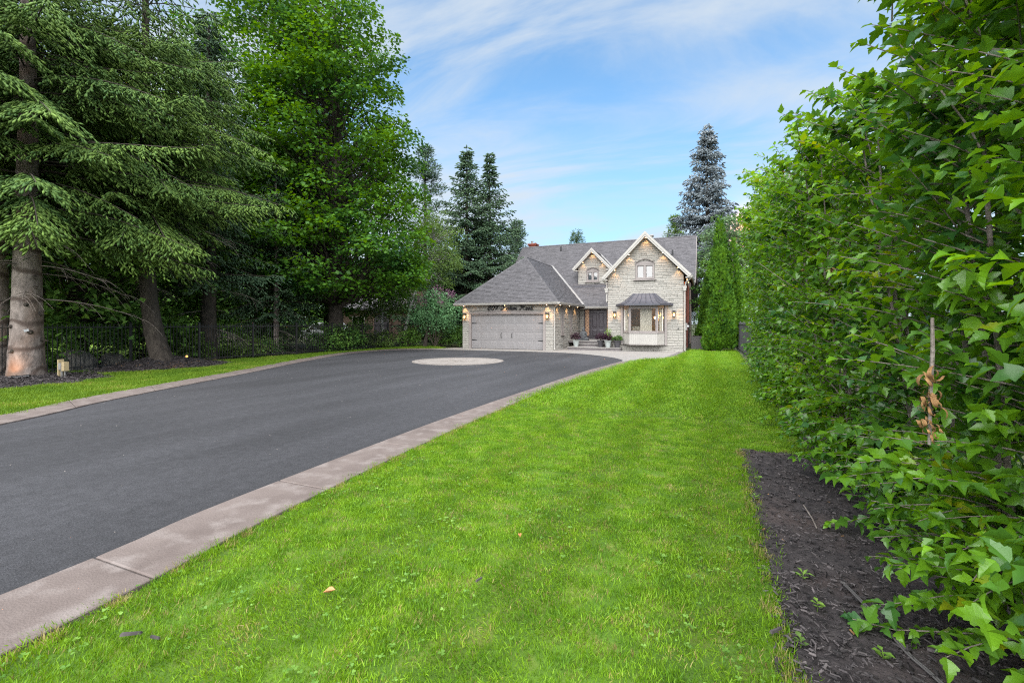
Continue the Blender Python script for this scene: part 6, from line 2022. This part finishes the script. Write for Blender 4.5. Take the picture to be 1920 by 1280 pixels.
M['blade'] = leaf_material('grass_blade', (0.062, 0.155, 0.008), (0.190, 0.335, 0.016), 0.32, .55, 4.0, .2, extra=(.30, .27, .08))
M['blade_verge'] = leaf_material('verge_blade', (0.060, 0.130, 0.010), (0.150, 0.240, 0.02), 0.25, .6, 1.0, .15, extra=(.30, .24, .08))
M['straw'] = leaf_material('straw', (0.14, 0.13, 0.03), (0.34, 0.29, 0.12), 0.2, .7, 1.0, .1)
gr = np.random.default_rng(77)
def sample(poly, dens, y0, y1, z=0.0, keep=None):
    x0, x1 = min(p[0] for p in poly), max(p[0] for p in poly)
    n = int(dens * (x1 - x0) * (y1 - y0))
    P = np.stack([gr.uniform(x0, x1, n), gr.uniform(y0, y1, n)], 1)
    P = P[inside(P, poly)]
    if keep is not None: P = P[keep(P)]
    return np.concatenate([P, np.full((len(P), 1), z)], 1)
tuf = [tuft_source('grass_tuft', 46, 500 + k, M['blade']) for k in range(5)]
tuf_far = [tuft_source('grass_tuft', 60, 510 + k, M['blade'], (.028, .05), .19, .0075) for k in range(4)]
pn = np.concatenate([sample(lawn, 450, .6, 4.2), sample(lawn, 400, 4.2, 8.0)])
pf = sample(lawn, 120, 8.0, 29)
straw = tuft_source('dry_tuft', 30, 540, M['straw'], (.015, .036), .09, .0034)
instanced('grass', pn, tuf * 2 + [straw], M['blade'], (.65, 1.25), 1, mow=.25)
instanced('grass', pf, tuf_far, M['blade'], (.8, 1.15), 2, mow=.8)
tuv = [tuft_source('grass_tuft', 60, 520 + k, M['blade_verge'], (.035, .075), .2, .0085) for k in range(4)]
notm = lambda P: ~(inside(P, MOUND_A) | inside(P, MOUND_B))
instanced('grass', sample(verge, 75, 2.0, 27, -.004, notm), tuv, M['blade_verge'], (.7, 1.3), 3)
# ragged long grass along the slab and the bed
eg = []
for ln_, off in ((R_OUT, .03), ([(0.42, 6.38), (0.38, 2.5), (0.36, .6)], -.03), ([(.44, 6.4), (1.0, 6.46)], .02)):
    A_ = np.array(ln_); dd = np.concatenate([[0], np.cumsum(np.linalg.norm(np.diff(A_, axis=0), axis=1))])
    s = gr.uniform(0, dd[-1], int(dd[-1] * 26))
    eg.append(np.stack([np.interp(s, dd, A_[:, 0]) + off + gr.normal(0, .02, len(s)), np.interp(s, dd, A_[:, 1]), np.zeros(len(s))], 1))
instanced('grass', np.concatenate(eg), [tuft_source('grass_tuft', 34, 530 + k, M['blade'] if k else M['straw'], (.025, .06), .05, .004) for k in range(3)], M['blade'], (.7, 1.2), 4)
M['clover'] = leaf_material('clover_leaf', (0.06, 0.15, 0.02), (0.17, 0.30, 0.05), 0.3, .5, 3.0, .3)
# clover: three rounded leaflets on a stalk, in patches
T_CLOV = ([(0, 0, 0), (.3, .32, .04), (.75, .48, .06), (1.0, .25, .02), (.92, 0, 0), (1.0, -.25, .02), (.75, -.48, .06), (.3, -.32, .04)], [(0, 4, 3, 2, 1), (0, 7, 6, 5, 4)])
c0 = np.concatenate([sample(lawn, 9, .8, 4.5), sample(lawn, 3.0, 4.5, 9)])[:, :2]
c0 = c0[:60]
cc = c0[gr.integers(0, len(c0), 700)] + gr.normal(0, 1, (700, 2)) * gr.choice([.06, .15, .4], (700, 1))
cc = cc[inside(cc, lawn)]
a = gr.uniform(0, 6.28, len(cc))
P3 = np.repeat(np.concatenate([cc, gr.uniform(.028, .044, (len(cc), 1))], 1), 3, 0)
a3 = np.repeat(a, 3) + np.tile([0, 2.094, 4.188], len(cc))
sz = np.repeat(gr.uniform(.010, .020, len(cc)), 3)
tag(scatter_mesh('clover', *T_CLOV, P3, np.stack([np.cos(a3), np.sin(a3), np.full(len(a3), .1)], 1), gr.normal(0, .35, len(a3)), sz, sz, M['clover']), kind='stuff')
# bark chips on the beds
T_CHIP = ([(0, .5, 0), (0, -.5, 0), (1, .38, 0), (1, -.38, 0), (.05, .42, .5), (.05, -.42, .5), (.93, .3, .42), (.93, -.3, .42)], [(4, 5, 7, 6), (0, 4, 6, 2), (1, 3, 7, 5)])
def chips(P, seed, lo, hi, nm='mulch_chips', m='chips'):
    r = np.random.default_rng(seed); n = len(P)
    D = np.stack([r.normal(0, 1, n), r.normal(0, 1, n), r.normal(0, .22, n)], 1)
    L_ = r.uniform(lo, hi, n)
    return tag(scatter_mesh(nm, *T_CHIP, P, D, r.normal(0, .5, n), L_, L_ * r.uniform(.16, .42, n), M[m]), kind='stuff')
bed_near = [(0.36, .8), (.36, 2.5), (.41, 6.36), (1.3, 6.44), (2.3, 6.44), (2.3, .8)]
P = np.concatenate([sample(bed_near, 1500, .8, 3.4, .022), sample(bed_near, 700, 3.4, 6.44, .022)]); P[:, 2] += gr.uniform(-.008, .014, len(P))
chips(P, 601, .010, .045)
P = sample(bed_near, 1500, .8, 4.6, .028); P[:, 2] += gr.uniform(-.006, .012, len(P)); chips(P, 606, .004, .016)
P = np.stack([.37 + np.abs(gr.normal(0, .035, 260)) * -1, gr.uniform(.8, 5.6, 260), np.full(260, .02)], 1); chips(P, 607, .008, .03)
P = sample(MOUND_A, 260, 3, 9, .0); P[:, 2] += m1(P[:, 0], P[:, 1]) + gr.uniform(0, .04, len(P)); chips(P, 602, .03, .10)
P = sample(MOUND_B, 300, 7, 14, -.01); P[:, 2] += m2(P[:, 0], P[:, 1]) + gr.uniform(0, .04, len(P)); chips(P, 603, .03, .10)
# pale seed litter blown over the asphalt, brown leaves in the mulch
P = sample(asph, 2.2, .5, 23.5, .009); chips(P, 604, .008, .022, 'seed_litter', 'medal')
P = np.concatenate([sample(bed_near, 5, .8, 5.7, .03), sample(MOUND_B, 10, 7, 14, .2)]); chips(P, 605, .02, .045, 'leaf_litter', 'dry_petal')
# seedlings in the mulch
for i, (x, y, lab, m) in enumerate(((.41, 4.62, 'small yellow green seedling at the lawn edge of the mulch bed', 'pale_weed'), (.556, 3.30, 'strappy green seedling in the middle of the mulch bed', 'pale_weed'), (.573, 2.99, 'tiny seedling in front of the strappy one', 'pale_weed'),
                                    (.795, 2.99, 'round leaved seedling near the drip line', 'birch_leaf'), (.50, 5.2, 'seedling beside the far lawn edge of the mulch', 'pale_weed'), (.77, 2.66, 'pale seedling at the near end of the mulch bed', 'pale_weed'), (.43, 2.61, 'small weed at the near lawn edge', 'birch_leaf'))):
    o = thing('seedling', lab, 'weed', (x, y, .02), 'seedlings in the mulch bed')
    r = random.Random(i)
    MB().tube([(x, y, .0), (x + .004, y, .035), (x, y + .004, .06)], [.002, .0018, .001], 4).build('stem', M['pale_weed'], o)
    for k in range(7):
        a = k * 2.4; l = r.uniform(.03, .07) * (1.25 if i == 1 else .8)
        d = Vector((math.cos(a), math.sin(a), r.uniform(.2, .9))).normalized()
        p = Vector((x, y, .02 + .006 * k)); sd = d.cross(Vector((0, 0, 1))).normalized() * l * (.12 if i == 1 else .32)
        MB().add([p, p + d * l * .5 + sd, p + d * l - Vector((0, 0, l * .25)), p + d * l * .5 - sd, p + d * l * .5 - Vector((0, 0, .003))], [(0, 4, 1), (1, 4, 2), (2, 4, 3), (3, 4, 0)]).build('leaf', M[m], o)
# irrigation line half buried in the mulch
dl = MB(); pts = smooth_line([(.76, 3.32), (.836, 3.0), (.88, 2.73), (.93, 2.59), (1.05, 2.2), (1.2, 1.4)], 6)
for off in (0, .012): dl.tube([(x + off, y, .034) for x, y in pts], .0055, 6)
tag(dl.build('drip_line', M['ac_dark'], None, smooth=True), 'thin dark irrigation tube lying on the mulch', 'tube')
dl = MB(); pts = smooth_line([(.78, 4.6), (.785, 4.45), (.79, 4.3), (.785, 4.12)], 6); dl.tube([(x, y, .036) for x, y in pts], .005, 5)
tag(dl.build('dry_stick', M['bark_grey'], None), 'thin grey stick lying on the far part of the mulch bed', 'stick')
# single things lying on the lawn
def dry_leaf(x, y, s, a, lab):
    o = MB(((x, y, .05), (math.cos(a), math.sin(a), .1), (-math.sin(a), math.cos(a), .15), (0, 0, 1)))
    o.add([(0, 0, 0), (s * .4, s * .35, .012), (s * .7, s * .2, .02), (s, s * .1, .004), (s * .75, -s * .2, .016), (s * .4, -s * .3, .02), (s * .5, 0, -.004)], [(0, 6, 1), (1, 6, 2), (2, 6, 3), (3, 6, 4), (4, 6, 5), (5, 6, 0)])
    tag(o.build('fallen_leaf', M['dry_leaf']), lab, 'leaf')
dry_leaf(-2.03, 1.99, .07, .4, 'curled orange brown leaf lying in the lawn near the slab')
dry_leaf(-1.235, 3.06, .04, 2, 'small tan leaf in the middle of the lawn')
for i, (x, y, a, l, lab) in enumerate(((-2.64, 1.35, .5, .05, 'black bark chip in the near left lawn'), (-2.50, 1.38, .1, .03, 'small black bark chip beside a larger one in the near lawn'), (-1.26, 2.46, 1.2, .025, 'black chip in the lawn front centre'), (.33, 2.64, .8, .04, 'dark bark piece at the edge of lawn and mulch'))):
    MBc = MB(((x, y, .045), (math.cos(a), math.sin(a), 0), (-math.sin(a), math.cos(a), 0), (0, 0, 1)))
    w = l * .2
    MBc.hexa([(-l, -w, 0), (l, -w * .7, .004), (l, w * .8, .004), (-l, w, 0), (-l * .9, -w * .8, .012), (l * .9, -w * .5, .014), (l * .9, w * .6, .013), (-l * .9, w * .7, .012)])
    tag(MBc.build('bark_piece', M['chips']), lab, 'bark piece')

# what the ground, the border and the loose stuff are called
LABELS_FOR = {'ground': ('dark soil and leaf litter under the trees behind the fence', 'ground'), 'driveway': ('dark grey asphalt driveway sweeping up to the house', 'driveway'),
              'forecourt': ('pale concrete forecourt in front of the house', 'forecourt'), 'lawn': ('bright mown lawn between driveway and hedge', 'lawn'), 'verge': ('narrow grass strip along the left fence', 'lawn'),
              'neighbour_lawn': ('green grass of the neighbouring yard behind the fence', 'lawn'), 'driveway_border': ('brownish concrete slab border along the right edge of the driveway', 'kerb'),
              'driveway_border.001': ('concrete slab border along the left edge of the driveway', 'kerb'), 'paver_edging': ('dark paver strip at the right end of the forecourt', 'edging'),
              'medallion': ('round pale medallion with a compass star set in the asphalt', 'medallion'), 'mulch_bed': ('dark mulch bed at the foot of the near hedge', 'mulch bed'),
              'mulch_mound': ('mulch around the foot of the thick pale spruce', 'mulch bed'), 'mulch_mound.001': ('raised mulch mound at the leaning spruce', 'mulch bed'), 'mulch_mound.002': ('mulch under the arborvitae', 'mulch bed'),
              'grass': ('fine mown grass blades of the near lawn', 'grass'), 'grass.001': ('grass blades of the far lawn towards the house', 'grass'), 'grass.002': ('rougher grass of the left strip by the fence', 'grass'),
              'grass.003': ('ragged grass along the slab border and mulch bed', 'grass'), 'clover': ('small clover leaves scattered in the lawn', 'clover'), 'mulch_chips': ('dark bark chips on the bed under the near hedge', 'mulch'),
              'mulch_chips.001': ('fine mulch crumbs on the bed under the near hedge', 'mulch'), 'mulch_chips.002': ('bark chips spilling onto the lawn edge', 'mulch'), 'mulch_chips.003': ('bark chips round the thick pale spruce', 'mulch'),
              'mulch_chips.004': ('bark chips on the mound of the leaning spruce', 'mulch'), 'seed_litter': ('tiny pale seeds blown over the asphalt', 'litter'), 'leaf_litter': ('small brown leaf scraps lying on the mulch', 'litter'),
              'far_woods': ('distant leafy woods closing the view beyond the left yards', 'woods')}
for nm_, (lb, ct) in LABELS_FOR.items():
    if nm_ in bpy.data.objects:
        tag(bpy.data.objects[nm_], lb, ct)
